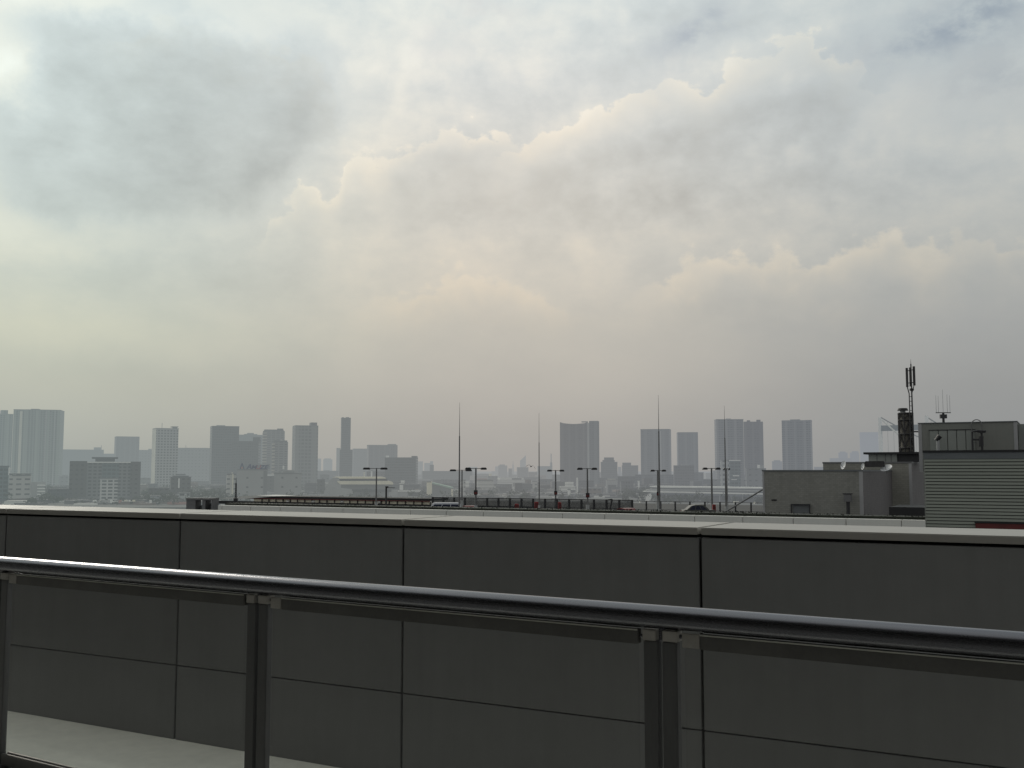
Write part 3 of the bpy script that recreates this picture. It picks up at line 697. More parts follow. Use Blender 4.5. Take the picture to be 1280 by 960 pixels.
# antenna mast
xm = at(1138.5, 500, yk-1.0); AM = empty('antenna_mast', (xm.x, yk-1.3, zB+DZ), 0, 'tall dark antenna mast with slim panel antennas, strapped to the lattice stack', 'antenna mast')
zb0 = zB+DZ
def mz(py): return at(1138, py, yk-1.3).z-zb0
mx_ = lambda px: (px-1138.5)/F*(yk-1.3)
MB().tube((0,0,0),(0,0,mz(455)),.085,.06).tube((0,0,mz(455)),(0,0,mz(449)),.025,.01).build('pole', M['darkmetal'], AM)
mb = MB().tube((mx_(1135.2),0,0),(mx_(1135.2),0,mz(492)),.05,.05).tube((mx_(1135.2),0,mz(492)),(mx_(1133.2),0,mz(484)),.05,.05)
for k_ in range(20):
    zz = hK*.1+k_*.45
    if zz < mz(492): mb.tube((mx_(1135.2),0,zz),(0,0,zz),.03,.03,6)
mb.build('ladder_rail', M['darkmetal'], AM)
for xx, t0, t1 in ((1132.6,460,484),(1141.6,458,482)):
    MB().box(mx_(xx)-.1,mx_(xx)+.1,-.18,-.02,mz(t1),mz(t0),.02).build('panel_antenna', M['rust'], AM)
MB().box(-.1,.1,.1,.28,mz(483),mz(459),.02).build('panel_antenna', M['rust'], AM)
MB().tube((mx_(1132.6),0,mz(464)),(mx_(1141.6),0,mz(462)),.04).tube((mx_(1132.6),0,mz(479)),(mx_(1141.6),0,mz(478)),.04).tube((mx_(1141.6),0,mz(482)),(0,0,mz(492)),.04).build('cross_arm', M['darkmetal'], AM)
MB().box(-.16,.16,-.2,.16,mz(488.5),mz(485.5),.03).build('junction_box', M['black'], AM)

# slatted building at far right and the upper block behind it
DF2 = 30.62
s1_, s2_ = wall_s(1155.3, DF2), wall_s(1155.3, DF2)+9
FB = empty('slatted_building', wf(0, DF2, DZ), -PHI, 'grey slatted building at the right edge with dark red strip at its foot', 'building')
zF = zat(562.6, 1215, DF2)-DZ
MB().box(s1_+.03, s2_, .04, 8, -2, zF-.06).build('wall', M['gap'], FB)
MB().box(s1_-.02, s2_, -.03, 8.05, zF-.06, zF).build('coping', M['black'], FB)
MB().box(s1_+.0, s2_, -.005, .035, zF-.24, zF-.061).build('flashing', M['fascia2'], FB)
zlo = zat(660, 1200, DF2)-DZ; pit = (zF-.24-zlo)/21.
for i in range(26):
    z1 = zF-.24-pit*i
    xs = s1_
    while xs < s2_:   # each course is laid in lengths
        xe = min(s2_, xs+3.6 if (i%1==0) else s2_)
        MB().prism([(-.004,z1-pit*.80),(.036,z1-pit*.80),(.036,z1-.004),(.012,z1-.004)], xs+.0, xe-.008, 'x').build('slat', M['louvre'], FB)
        xs = xe
MB().box(s1_-.012, s1_+.0, -.008, .04, -2, zF-.062).build('corner_trim', M['panelE'], FB)
zr_ = zat(653.4, 1250, DF2)-DZ
xs = wall_s(1217.5, DF2); MB().box(xs, s2_, -.10, -.006, zr_-.16, zr_-.02).build('red_strip', M['dred'], FB)
MB().box(xs-.02, s2_, -.12, -.006, zr_-.019, zr_+.012).build('strip_cover', M['black'], FB)
# upper block
DE = 37.
s3, s4 = wall_s(1150.3, DE), wall_s(1274, DE)
EB = empty('upper_plant_block', wf(0, DE, zF+DZ-.6), -PHI, 'flat grey plant room block rising behind the top of the slatted building', 'plant room')
b0 = zF+DZ-.6; zE = zat(528.4, 1215, DE)-b0
MB().box(s3, s4, 0, 4, 0, zE).build('wall', M['panelE'], EB)
MB().box(s3-.01, s3+.10, -.015, -.002, 0, zE-.01).build('corner_trim', M['trim'], EB)
MB().box(s4-.10, s4+.01, -.015, -.002, 0, zE-.01).build('corner_trim', M['trim'], EB)
MB().box(s3-.02, s4+.02, -.03, 4.02, zE+.002, zE+.03).build('coping', M['fascia2'], EB)
MB().box(s4+.012, s4+3, .6, 4, 0, zE-.05).build('rear_wall', M['panelE2'], EB)
def onE(px, py): return wall_s(px, DE), zat(py, px, DE)-b0
x0, zt_ = onE(1164, 538.5); x1, _ = onE(1221, 538.5)
n_ = 5
for i in range(n_):
    a = x0+(x1-x0)*i/n_; b = x0+(x1-x0)*(i+1)/n_
    MB().box(a+.012, b-.012, -.06, -.002, 0, zt_).build('access_panel', M['panelE2'], EB)
MB().box(x0-.02, x1+.02, -.075, -.002, zt_+.002, zt_+.03).build('panel_rail', M['darkmetal'], EB)
x, z = onE(1175.5, 549); vt = empty('vent_pipe', wf(x, DE-.35, zF+DZ), -PHI, 'short hooded vent pipe on the slatted building before the pale panels', 'vent pipe')
hz_ = z+b0-zF-DZ; MB().tube((0,0,-.05),(0,0,hz_),.055,.055).build('pipe', M['palegrey'], vt); MB().tube((-.05,0,hz_-.05),(.07,0,hz_+.10),.075,.085).build('hood', M['darkmetal'], vt)
x, z = onE(1230.5, 539); vp = empty('pipe_stand', wf(x, DE-.5, zF+DZ), -PHI, 'dark pipe stand with bent arms on the slatted building roof', 'pipe')
h = z+b0-zF-DZ
MB().tube((0,0,0),(0,0,h),.035).tube((-.02,0,h*.3),(-.02,0,h*.75),.07).build('stand', M['darkmetal'], vp)
MB().path([(-.28,0,0),(-.28,0,h*.95),(-.1,0,h*1.0),(.14,0,h*.98)],.028).path([(-.28,0,h*.62),(0,0,h*.6)],.03).box(-.12,.12,-.06,.06,h*.9,h*.96).build('arm', M['darkmetal'], vp)
# hoop ladder top
xa, z = onE(1217.5, 530); xb, _ = onE(1230, 530); rad = (xb-xa)/2; zc0 = zat(530.5, 1224, DE)
hp = MB(); cx_ = (xa+xb)/2
pts = [(cx_-rad,0,-2.0)]+[(cx_-rad*math.cos(math.pi*i/14),0,rad*math.sin(math.pi*i/14)) for i in range(15)]+[(cx_+rad,0,-.4)]
hp.path(pts,.017,6)
for z_ in (-.3,-.6,-.9,-1.2): hp.tube((cx_-rad-.02,0,z_),(cx_-rad+.14,0,z_),.01)
o = hp.build('ladder_hoop', M['galv'], None, False, wf(0, DE-.12, zc0), -PHI); tag(o, 'thin steel hoop rising over the edge of the upper plant block', 'ladder hoop')
# comb antenna
yv = wf(wall_s(1179.5, DE+1.5), DE+1.5).y; c = at(1179.5, 530, yv); va = empty('whip_antenna', (c.x, yv, zE+b0), 0, 'small antenna of five faint upright whips on the upper plant block roof', 'antenna')
def vz(py): return at(1179.5, py, yv).z-zE-b0
MB().tube((0,0,0),(0,0,vz(516)),.045,.04).box(-.11,.11,-.05,.05,vz(523),vz(518)).box(-.16,.16,-.1,.1,0,.05).build('stem', M['darkmetal'], va)
MB().box(-.26,.26,-.015,.015,vz(516.4),vz(515.4)).build('bar', M['darkmetal'], va)
for xx, t in ((-.24,494),(-.16,495),(0,487),(.15,493),(.24,494)): MB().tube((xx,0,vz(515.5)),(xx,0,vz(t)),.007,.005,6).build('whip', M['palegrey'], va)

# the bird
bp_ = at(663.5, 583.6, 90)
mb = MB()
def wing(sg):
    prof = [(0,.26,.05),(.35,.34,.26),(.75,.26,.14),(1.05,.06,-.16)]
    pr = None
    for x, ch, z in prof:
        a = mb.bm.verts.new((sg*x,-ch*.5,z)); b = mb.bm.verts.new((sg*x,ch*.5+.06,z-.02))
        if pr: mb.bm.faces.new((pr[0],a,b,pr[1]))
        pr = (a,b)
wing(1); wing(-1)
bmesh.ops.create_icosphere(mb.bm, subdivisions=2, radius=.11, matrix=Matrix.Translation((0,0,.05)) @ Matrix.Diagonal((1,2.6,.9,1)))
mb.prism([(-.05,.25),(.05,.25),(.11,.5),(-.11,.5)], .04, .06, 'z')
mb.tube((0,-.24,.06),(0,-.36,.05),.06,.015)
bd = mb.build('bird', M['black'], None, False, bp_, R(-15)); bd.scale = (.42,.5,.6); bd.rotation_euler = (0,R(14),R(-15)); tag(bd, 'dark bird gliding with bent wings beside the thinnest lightning rod', 'bird')

# ------------------------------------------------------------------ water and land
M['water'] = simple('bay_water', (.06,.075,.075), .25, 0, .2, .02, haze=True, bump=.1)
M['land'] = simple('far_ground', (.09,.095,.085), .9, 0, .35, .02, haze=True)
o = MB().box(-30000,30000,-300,40000,-31,-30).build('water', M['water']); o['kind'] = 'structure'
o = MB().box(-9000,9000,780,38000,-30,-27.6).build('ground', M['land']); o['kind'] = 'structure'
GZ = -27.6

# ------------------------------------------------------------------ city materials (real base colours; the emission haze mixed into them does the rest)
FM = {}
def fm(k, *a, **kw): FM[k] = facade('facade_'+k, *a, **kw)
fm('bay', (.55,.56,.54), (.07,.09,.09), 2.9, 5.0, (.12,.86), (.28,.82), None, 9, .04)
fm('greenglass', (.27,.31,.285), (.03,.04,.04), 3.6, 4.6, (.12,.7), (.25,.8), (.33,.37,.33), 17., .1)
fm('palegrid', (.36,.365,.35), (.035,.045,.045), 4.1, 4.5, (.2,.82), (.22,.78), None, 9, .06)
fm('whitegrid', (.42,.44,.43), (.05,.065,.065), 5.2, 5.8, (.16,.84), (.25,.75), None, 9, .05)
fm('hospital', (.19,.20,.20), (.035,.045,.045), 3.3, 4.4, (.1,.72), (.25,.75), None, 9, .08)
fm('darkbrown', (.10,.105,.10), (.045,.05,.05), 4.4, 4.8, (.25,.75), (.3,.75), None, 9, .1)
fm('darkglass', (.075,.085,.09), (.05,.06,.065), 3.8, 3.2, (.1,.9), (.3,.9), None, 9, .08)
fm('teal', (.13,.175,.18), (.06,.09,.095), 3.8, 4.2, (.1,.9), (.3,.9), None, 9, .08)
fm('greyslab', (.13,.135,.14), (.08,.085,.09), 3.8, 3.2, (.2,.8), (.3,.8), None, 9, .08)
fm('balcony', (.20,.205,.20), (.07,.075,.08), 3.3, 7.0, (.06,.8), (.38,.95), None, 12., .08)
fm('litbeigebalc', (.40,.37,.31), (.08,.08,.08), 4.6, 30., (.0,1.), (.45,.95), None, 12., .08)
fm('rosegrey', (.12,.115,.125), (.075,.075,.085), 3.3, 4.4, (.1,.8), (.35,.9), (.155,.15,.155), 11., .07)
fm('bluegrey', (.125,.14,.155), (.065,.08,.09), 3.3, 4.6, (.1,.8), (.35,.9), (.17,.185,.195), 15., .07)
fm('striped', (.16,.17,.18), (.06,.07,.08), 3.3, 4.4, (.1,.86), (.35,.9), (.25,.255,.26), 13., .06)
fm('gridtower', (.19,.20,.195), (.07,.08,.08), 5., 5.2, (.15,.85), (.2,.8), (.22,.23,.22), 26., .07)
fm('plainpale', (.36,.37,.36), (.12,.13,.13), 8.5, 13., (.42,.58), (.42,.62), None, 9, .08)
fm('plaingrey', (.23,.24,.24), (.10,.11,.11), 6.5, 7., (.3,.7), (.4,.7), None, 9, .1)
fm('lowbrown', (.19,.165,.14), (.07,.07,.07), 4.5, 5., (.2,.8), (.35,.75), None, 9, .12)
fm('lowwhite', (.48,.48,.45), (.12,.13,.13), 4.5, 7., (.2,.8), (.35,.7), None, 9, .08)
C_ = {}
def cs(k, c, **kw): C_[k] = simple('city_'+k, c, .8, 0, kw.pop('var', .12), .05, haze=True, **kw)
cs('white', (.85,.85,.80)); cs('cream', (.85,.80,.62)); cs('roof', (.14,.14,.14)); cs('dark', (.05,.055,.06)); cs('pale', (.38,.39,.38)); cs('grey', (.20,.21,.21))
cs('rose', (.42,.22,.18)); cs('lit', (.75,.72,.60)); cs('green', (.30,.42,.34)); cs('blue', (.012,.02,.11)); cs('signred', (.35,.04,.06)); cs('steelgrey', (.28,.31,.33)); cs('tree', (.045,.060,.035), var=.4)  # lit: plain pale cream, also sunlight put into a tower side wall's colour
cs('darkgrey', (.10,.11,.115))
def mat(k): return FM.get(k) or C_[k]

def bld(label, x0, x1, top, t, m, yaw=10, k=.8, cat='building', name='building', base=GZ, lit=None, extras=(), roofrim=True, group=None):
    """box building whose outline spans x0..x1 of the survey at distance t; extras = parts given the same way"""
    cx = (x0+x1)/2; a = math.atan2(ray(cx,588).x, ray(cx,588).y)
    r = abs(R(yaw)); wp = (x1-x0)/F*t*math.cos(a)
    Wd = wp/(math.cos(r)+k*math.sin(r)); Dp = k*Wd
    c = at(cx, 588, t); zt = at(cx, top, t).z
    root = empty(name, (c.x, t+Dp*.2, base), -a+R(yaw), label, cat, group)
    h = zt-base; hx, hy = Wd/2, Dp/2
    MB().box(-hx,hx,-hy,hy,0,h).build('wall', mat(m), root)
    if roofrim: MB().box(-hx-.25,hx+.25,-hy-.25,hy+.25,h+.01,h+.9).build('roof', C_['darkgrey'] if m in ('darkglass','darkbrown','greyslab','rosegrey','bluegrey','teal') else C_['grey'], root)
    if lit: MB().box(-hx-.5,-hx+.0-.02,-hy-.3,-hy+Dp*.98,0,h-.5).build('side_wall', mat(lit), root)  # with the lit material, sunlight on the left face is put into colour
    s_ = t/F*math.cos(a)
    for e in extras:
        nm, ex0, ex1, et, eb, em_ = e[:6]; fr = e[6] if len(e) > 6 else 0   # fr: 0 on top / centre, 1 in front of the facade
        lx0, lx1 = (ex0-cx)*s_, (ex1-cx)*s_; z1 = at(cx, et, t).z-base; z0 = (at(cx, eb, t).z-base) if eb is not None else h+.91
        if fr == 1: y0, y1 = -hy-2.2, -hy-.05
        elif fr == 2: y0, y1 = -hy-.5, -hy-.05
        elif fr == 3: y0, y1 = -hy-10, -hy-.05
        else: y0, y1 = -hy*.5, hy*.5
        MB().box(lx0,lx1,y0,y1,max(0,z0),z1).build(nm, mat(em_), root)
    return root

# --- tall and middle distance buildings, left to right
bld('cut off green grey tower at the left edge of the photo', -22, 11.5, 518, 1800, 'greenglass', 8, .8, 'tower', 'apartment_tower', extras=(('stair_head',-4,4,512.5,None,'greenglass'),))
bld('tallest wide green grey apartment tower near the left edge, with a pale vertical stripe', 11.5, 75.5, 513.2, 1700, 'greenglass', -9, .6, 'tower', 'apartment_tower',
    extras=(('stripe',22,25.2,515,625,'lit',1),('pier',27.5,51,514,625,'greenglass',2),('pier',53,56,514,625,'palegrid',1),('pier',59.5,61.5,514,625,'palegrid',1),('pier',65.6,67.0,514,625,'pale',1),('roof_parapet',27,66,512,None,'greenglass'),('stair_head',34,44,511.2,None,'grey')))
bld('long hazy slab block right of the tallest left tower', 74, 127, 562.5, 2700, 'greyslab', 5, .5, extras=(('roof_box',115,123,559,None,'grey'),('antenna',122.4,123,556.5,562,'grey',2)))
bld('low hazy block between the long slab and the plain dark square tower', 120, 141, 567.5, 2900, 'greyslab', 5, .7)
bld('plain dark square topped tower behind the big stepped building', 140.3, 171.5, 546.3, 2300, 'rosegrey', 6, .8, 'tower', 'office_tower')
bld('big dark building with white roof line and darker wings, behind the white gridded block', 85, 173.5, 578.3, 985, 'hospital', 3, .3,
    extras=(('wing',85.2,106,576.5,627,'darkbrown',1),('wing',160.5,173.3,577,627,'darkbrown',1),('roof_line',106.5,160.3,577.3,578.6,'white',1),('penthouse',117,141,573.5,None,'darkgrey'),('roof_slab',112.5,145,571.4,573.5,'darkgrey'),('central_panel',125,146,579.5,598,'teal',2))) 
bld('white gridded block standing before the middle of the big dark building', 125, 147, 598.8, 900, 'bay', 2, .5)
bld('pale hazy block left of the white gridded tower', 171, 191, 563, 2400, 'plaingrey', 8, .7, extras=(('roof_box',184,191,561,None,'pale'),))
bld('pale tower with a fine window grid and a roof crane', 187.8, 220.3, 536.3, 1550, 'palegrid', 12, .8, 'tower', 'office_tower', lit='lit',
    extras=(('crown',191,220,535.2,536.2,'palegrid'),('crane_mast',196.7,197.2,529,536,'grey',2),('roof_crane',211.5,219.3,532.8,533.8,'darkgrey'),('crane_stand',214,218,533.8,None,'grey')))
bld('wide grey green block between the gridded tower and the dark tower', 219, 262, 560.6, 2100, 'plaingrey', 6, .5, extras=(('roof_box',228,258,559.8,None,'grey'),('antenna',229,229.5,556.5,560,'grey',2)))
bld('dark flat topped tower with a small pale box on its roof', 260, 296.3, 533.6, 1550, 'darkglass', 6, .8, 'tower', 'office_tower', extras=(('roof_box',267.5,278,531.6,None,'pale'),))
bld('teal hazy block with stepped roof behind the dark towers', 294, 329, 544.2, 2200, 'teal', 6, .7, extras=(('roof_step',303,319,542.6,None,'teal'),('roof_box',307,314.5,541.2,None,'grey')))
bld('dark lower office block stepped up at its right end, above the lettered roof sign', 288.5, 324.5, 552.2, 1500, 'darkglass', -8, .7, extras=(('roof_step',315,324.2,546.5,None,'darkglass'),))
def rounded(label, x0, x1, top, t, m, litm, corner=.3, extras=(), group=None):
    cx = (x0+x1)/2; c = at(cx,588,t); a = math.atan2(c.x, c.y); h = at(cx,top,t).z-GZ; wd = (x1-x0)/F*t*math.cos(a)/2
    root = empty('apartment_tower', (c.x,t,GZ), -a, label, 'tower')
    mb = MB(); pr = []; n = 6; rr = wd*corner
    for sx, sy, a0 in ((1,-1,-90),(1,1,0),(-1,1,90),(-1,-1,180)):
        for i in range(n+1):
            an = R(a0+90*i/n); pr.append((sx*(wd-rr)+rr*math.cos(an), sy*(wd*.8-rr)+rr*math.sin(an)))
    mb.prism(pr, 0, h, 'z'); mb.build('wall', mat(m), root)
    MB().prism([(x*.9,y*.9) for x,y in pr], h+.01, h+2.2, 'z').build('roof', C_['darkgrey'], root)
    if litm:
        q = [(x*1.02-.2,y*1.02) for x,y in pr if x < -wd*.62 and y < 0]; q2 = [(x+1.5,y+.5) for x,y in q][::-1]
        if len(q) > 2: MB().prism(q+q2, 0, h*.97, 'z').build('lit_balcony_front', mat(litm), root)  # paler beige front on the left corner, sunlight put into its colour
    s_ = t/F*math.cos(a)
    for nm,ex0,ex1,et,eb,em_ in extras:
        MB().box((ex0-cx)*s_,(ex1-cx)*s_,-wd*.3,wd*.3,h+2.21 if eb is None else at(cx,eb,t).z-GZ,at(cx,et,t).z-GZ).build(nm, mat(em_), root)
    return root
rounded('rounded corner tower with sunlit balconies, the taller of an overlapping pair', 327.8, 355, 539, 1650, 'balcony', 'litbeigebalc', .35, (('roof_drum',345.5,353,535.8,None,'balcony'),))
rounded('shorter rounded tower with striped sunlit balconies, in front of the taller one', 339.8, 359.4, 552.6, 1450, 'balcony', 'litbeigebalc', .45, (('roof_box',350,352.5,549.8,None,'white'),))
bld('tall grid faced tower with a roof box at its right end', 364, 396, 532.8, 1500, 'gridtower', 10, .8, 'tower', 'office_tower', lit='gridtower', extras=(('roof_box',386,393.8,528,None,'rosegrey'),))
bld('faint round shouldered tower right of the grid faced tower', 403.5, 415, 574.5, 4600, 'greyslab', 5, .8, 'tower', 'hazy_tower', extras=(('roof_step',405,413,573,None,'greyslab'),))
bld('faint narrow tower touching the right side of the grid faced tower', 395, 401, 573.5, 4300, 'greyslab', 5, .8, 'tower', 'hazy_tower')
bld('slimmest tall dark tower, standing alone above the white curved roof terminal', 425, 437.3, 523, 1750, 'darkglass', 5, .9, 'tower', 'slim_tower', extras=(('stair_head',426,428.5,521.6,None,'grey'),('stair_head',431,435,521.4,None,'grey'),('lower_block',423.5,439.5,562,620,'darkglass',1)))
bld('pale narrow block against the left foot of the slimmest tower', 420, 425, 560.5, 2300, 'plainpale', 5, .8)
bld('hazy square block just right of the slimmest tower', 440, 459, 561.3, 2600, 'greyslab', 5, .7)
bld('broad hazy block with railing along its roof, right of the slimmest tower', 457.8, 496, 557.3, 2100, 'rosegrey', 6, .6, extras=(('roof_rail',458,495,556.2,None,'grey'),('roof_box',484,494,555,None,'grey')))
bld('dark broad block with a small box on its right roof corner', 480.5, 522, 572.6, 1500, 'darkglass', -7, .6, extras=(('roof_box',514.5,521,570,None,'darkglass'),('beacon',482.2,484.8,569.5,None,'white')))
bld('faint pale tower right of the dark broad block', 521.5, 528.5, 577, 4500, 'greyslab', 5, .8, 'tower', 'hazy_tower')
bld('faint wider tower second right of the dark broad block', 530, 541, 579, 4400, 'greyslab', 5, .8, 'tower', 'hazy_tower', extras=(('roof_box',537.5,541,576.5,None,'greyslab'),))
bld('broad low dark block behind the tall rod and the white van', 526.5, 590, 589.2, 2300, 'darkglass', 4, .4, extras=(('roof_box',537,541.5,581,None,'darkgrey'),))
bld('low wide hazy shed left of the red roofed house', 590, 612, 592.5, 3000, 'greyslab', 4, .4)
bld('hazy stepped block below the faint needle tower', 622.5, 634, 582.2, 3600, 'greyslab', 5, .8, extras=(('roof_step',624.5,631,580.6,None,'greyslab'),))
bld('narrow hazy block just left of the slant topped tower', 635.5, 640, 586, 3000, 'greyslab', 5, .8)
bld('hazy square block below the slant topped tower', 646, 660.5, 584.5, 2700, 'greyslab', 5, .7)
bld('hazy block right below the bird with ochre tinted wall', 660, 672, 590.5, 2600, 'lowbrown', 5, .7)
bld('pale hazy block carrying a tall roof mast, left of the big twin slab tower', 671.8, 690.5, 583.2, 2500, 'steelgrey', 4, .7, extras=(('roof_mast',688.6,689.4,567,None,'steelgrey'),('mast_box',687.8,690.2,578,None,'steelgrey')))
# slanted tower and needle
c = at(653.7,588,5200); r = empty('hazy_tower', (c.x,5200,GZ), 0, 'faint tall slant topped tower in the haze beside the bird', 'tower')
hw = 3.6/F*5200; hh = at(653,569,5200).z-GZ
MB().prism([(-hw,0),(hw,0),(hw,hh),(0,hh-14),(-hw,hh-28)], -14, 14).build('wall', mat('greyslab'), r)
c = at(641.3,588,5000); r = empty('needle_mast', (c.x,5000,GZ), 0, 'faint needle mast on the hazy skyline between two hazy blocks', 'mast'); hh = at(641,576,5000).z-GZ
MB().tube((0,0,0),(0,0,hh*.75),5,3).build('shaft', mat('greyslab'), r); MB().tube((0,0,hh*.75),(0,0,hh),1.8,.8).build('tip', mat('greyslab'), r)
# big twin slab tower
t_ = 1600; c = at(724.3,588,t_); a = math.atan2(c.x,c.y); r = empty('apartment_tower', (c.x,t_,GZ), -a, 'big twin slab tower with a concave roofline, darkest of the middle skyline', 'tower')
s_ = t_/F*math.cos(a); H0 = at(724,527.5,t_).z-GZ
xl, xm_, xr = (700.3-724.3)*s_, (735.2-724.3)*s_, (749-724.3)*s_
prof = [(xl,0),(xm_,0),(xm_,H0-.6)]+[(xl+(xm_-xl)*(1-i/8), H0+s_*(-1.2-1.6*math.sin(math.pi*(i/8)**1.0))+ (0 if i<8 else s_*.8)) for i in range(1,9)]
MB().prism(prof, -10, 12).build('wall', mat('rosegrey'), r)
MB().box(xm_+1.8, xr, -13, 9, 0, H0+.3).build('wall', mat('bluegrey'), r)
MB().box(xm_-1.2, xm_+1.8, -13.5, 9.5, 0, H0-2).build('seam', mat('pale'), r)
MB().box(xm_-10, xm_-.2, -6, 6, H0-.5, H0+.8).box(xm_+2,xr-1,-6,6,H0+.31,H0+1.4).build('roof_rail', mat('grey'), r)
bld('stepped dark block right of the big twin slab tower, tallest in its middle', 751, 772, 578, 1900, 'darkglass', 3, .7, extras=(('roof_step',753.5,768.5,575,None,'darkglass'),('upper_step',755.5,767.5,571.8,None,'darkglass')))
bld('hazy narrow block standing apart beyond the stepped dark block', 772.5, 776.5, 584, 3500, 'greyslab', 5, .8)
bld('lower stepped block with flat square head, left of the pale seamed tower', 777.5, 798, 582.3, 2050, 'darkglass', 3, .7, extras=(('roof_step',778.4,789,578.3,None,'darkglass'),))
bld('blue grey tower with a pale vertical seam behind the tallest rod', 802, 840.2, 537.3, 1750, 'bluegrey', -6, .7, 'tower', 'apartment_tower', extras=(('seam',827.5,829,539,625,'pale',2),('roof_rail',803,815,536.6,None,'grey'),('roof_rail',828,839,536.4,None,'grey')))
bld('narrower plain blue grey tower right of the pale seamed one', 847, 873.6, 541.4, 1800, 'bluegrey', 5, .8, 'tower', 'office_tower', extras=(('roof_parapet',848,873,540.3,None,'darkgrey'),))
bld('wide low block in front of the plain blue grey tower', 842.2, 868, 582.6, 1400, 'greyslab', 4, .6, extras=(('roof_box',852,862,581,None,'pale'),))
bld('small low block at the right foot of the plain blue grey tower', 867, 879.5, 591.2, 1500, 'bluegrey', 4, .6)
bld('widest twin tower of the right skyline, behind the rod by the grey car', 894.6, 931, 525, 1500, 'striped', 8, .6, 'tower', 'apartment_tower', extras=(('roof_rail',897,930,524,None,'grey'),('roof_box',909,915,523.2,None,'pale'),('wing',930,954,527.5,625,'rosegrey',1),('wing_roof',934,938,525.8,527.4,'rosegrey',1),('wing_roof',946,951,525.2,527.4,'rosegrey',1)))
bld('white block with window grid at the foot of the widest twin tower', 901, 911.5, 575.6, 1150, 'whitegrid', 4, .8, extras=())
bld('dark glazed block with white edge lines beside the white gridded block', 911.6, 926, 575.8, 1180, 'teal', 4, .6, extras=(('roof_line',911,926,575,576.2,'white',2),('white_storey_line',916,924,594,595.4,'white',2),('white_storey_line',914,921,599,600,'white',2)))  # white strips across single storeys
bld('plain hazy block partly hidden by the tiled roof house', 932.6, 958, 586.2, 1200, 'plaingrey', 4, .6, extras=(('roof_box',948,950.6,581,None,'white'),('roof_box',951,955.5,581.8,None,'pale')))
bld('faint round topped block left of the crowned tower', 965.5, 978.5, 577, 3000, 'greyslab', 4, .8, extras=(('roof_step',968,976,575.2,None,'greyslab'),))
bld('tower with a notched crown rising behind the tiled roof house', 980, 1018, 526.5, 1500, 'striped', -5, .8, 'tower', 'apartment_tower',
    extras=(('crown',981,990,525.2,None,'pale'),('crown',991,1003,524.3,None,'bluegrey'),('crown',1004.5,1009,525.4,None,'bluegrey'),('crown',1010.5,1017.5,525.2,None,'pale'),('seam',998,1002,527,600,'bluegrey',2)))
bld('low faint block right of the crowned tower', 1018, 1032, 584, 3000, 'greyslab', 4, .7)
bld('faint block at the foot of the left hazy twin tower', 1038, 1066, 573, 4300, 'greyslab', 4, .5)
bld('left of two faint towers above the satellite dishes', 1049, 1060.5, 566, 4700, 'greyslab', 4, .8, 'tower', 'hazy_tower', extras=(('roof_step',1051,1058,564.4,None,'greyslab'),))
bld('right of two faint towers above the satellite dishes', 1063.5, 1075, 566, 4800, 'greyslab', 4, .8, 'tower', 'hazy_tower', extras=(('roof_step',1066,1074,564,None,'greyslab'),))
bld('faintest broad tower, just left of the white bridge pylon', 1076.5, 1100, 540.5, 5600, 'steelgrey', 4, .6, 'tower', 'hazy_tower')

# --- near shore blocks
bld('dark teal warehouse at the left edge with a white end strip', -25, 9.3, 583.5, 930, 'teal', 3, .6, extras=(('end_strip',8,10.4,584.5,594,'white',1),))
bld('pale low block with a row of dark vents, near the left edge', 10.4, 38, 593, 930, 'lowwhite', 2, .6, extras=(('vent_row',14,37,593.6,594.6,'darkgrey',2),('balcony_block',38,56,602.3,622,'plainpale',1),('balcony',45.5,55,606,607,'white',3),('balcony',45.5,55,610,611,'white',3),('balcony',45.5,55,613.6,614.6,'white',3),('balcony',45.5,55,617.4,618.4,'white',3)))
bld('dark hip topped hall with a white pillar, right of the big stepped building', 212, 238, 597, 1000, 'darkbrown', 4, .6, extras=(('roof_step',215,235,594.5,None,'darkgrey'),('roof_top',219,231,592.6,593.8,'darkgrey'),('pillar',221.6,223.4,598,610,'white',1)))
bld('cream narrow block with a bright right edge behind the dark mast', 283, 294.6, 593.2, 950, 'lowwhite', 4, .8, extras=(('edge_strip',289.6,291.2,592.6,624,'cream',1),('roof_pole',289.3,290.2,590.5,None,'cream')))
sb_ = bld('pale block carrying the blue lettered sign board on its roof', 296, 333.2, 587.8, 950, 'plainpale', 0, .6, extras=(('shade_strip',328.4,333,588.8,625,'grey',2),))  # grey strip at the right end, shade put into its colour
# the roof sign
a = math.atan2(ray(316,588).x, 1); hh = at(314,587.8,950).z-GZ
s_ = 950/F*math.cos(a)
MB().box((297-314.6)*s_,(336-314.6)*s_,-6,-5.4,hh+.95,hh+.95+7.2*s_*.84).build('sign_board', C_['steelgrey'], sb_)
zc_ = hh+1.2
def letters(txt, x, z, size, parent, mat_):
    cu = bpy.data.curves.new('sign_text','FONT'); cu.body = txt; cu.size = size; cu.extrude = .08; cu.shear = .25; cu.offset = .10
    o = bpy.data.objects.new('lettering_source', cu); col.objects.link(o)
    dg = bpy.context.evaluated_depsgraph_get(); me = bpy.data.meshes.new_from_object(o.evaluated_get(dg)); bpy.data.objects.remove(o)
    me.name = 'lettering'; me.materials.clear(); me.materials.append(mat_)
    t_ = bpy.data.objects.new('lettering', me); col.objects.link(t_); t_.parent = parent; t_.rotation_euler = (math.pi/2,0,0); t_.location = (x,-6.1,z); return t_
lt = letters('A', (307.0-314.6)*s_, zc_, 6.6, sb_, C_['blue']); lt2 = letters('M', (312.6-314.6)*s_, zc_, 5.0, sb_, C_['blue']); lt3 = letters('U', (318.0-314.6)*s_, zc_, 5.0, sb_, C_['signred']); lt4 = letters('ZE', (323.2-314.6)*s_, zc_, 5.0, sb_, C_['blue'])
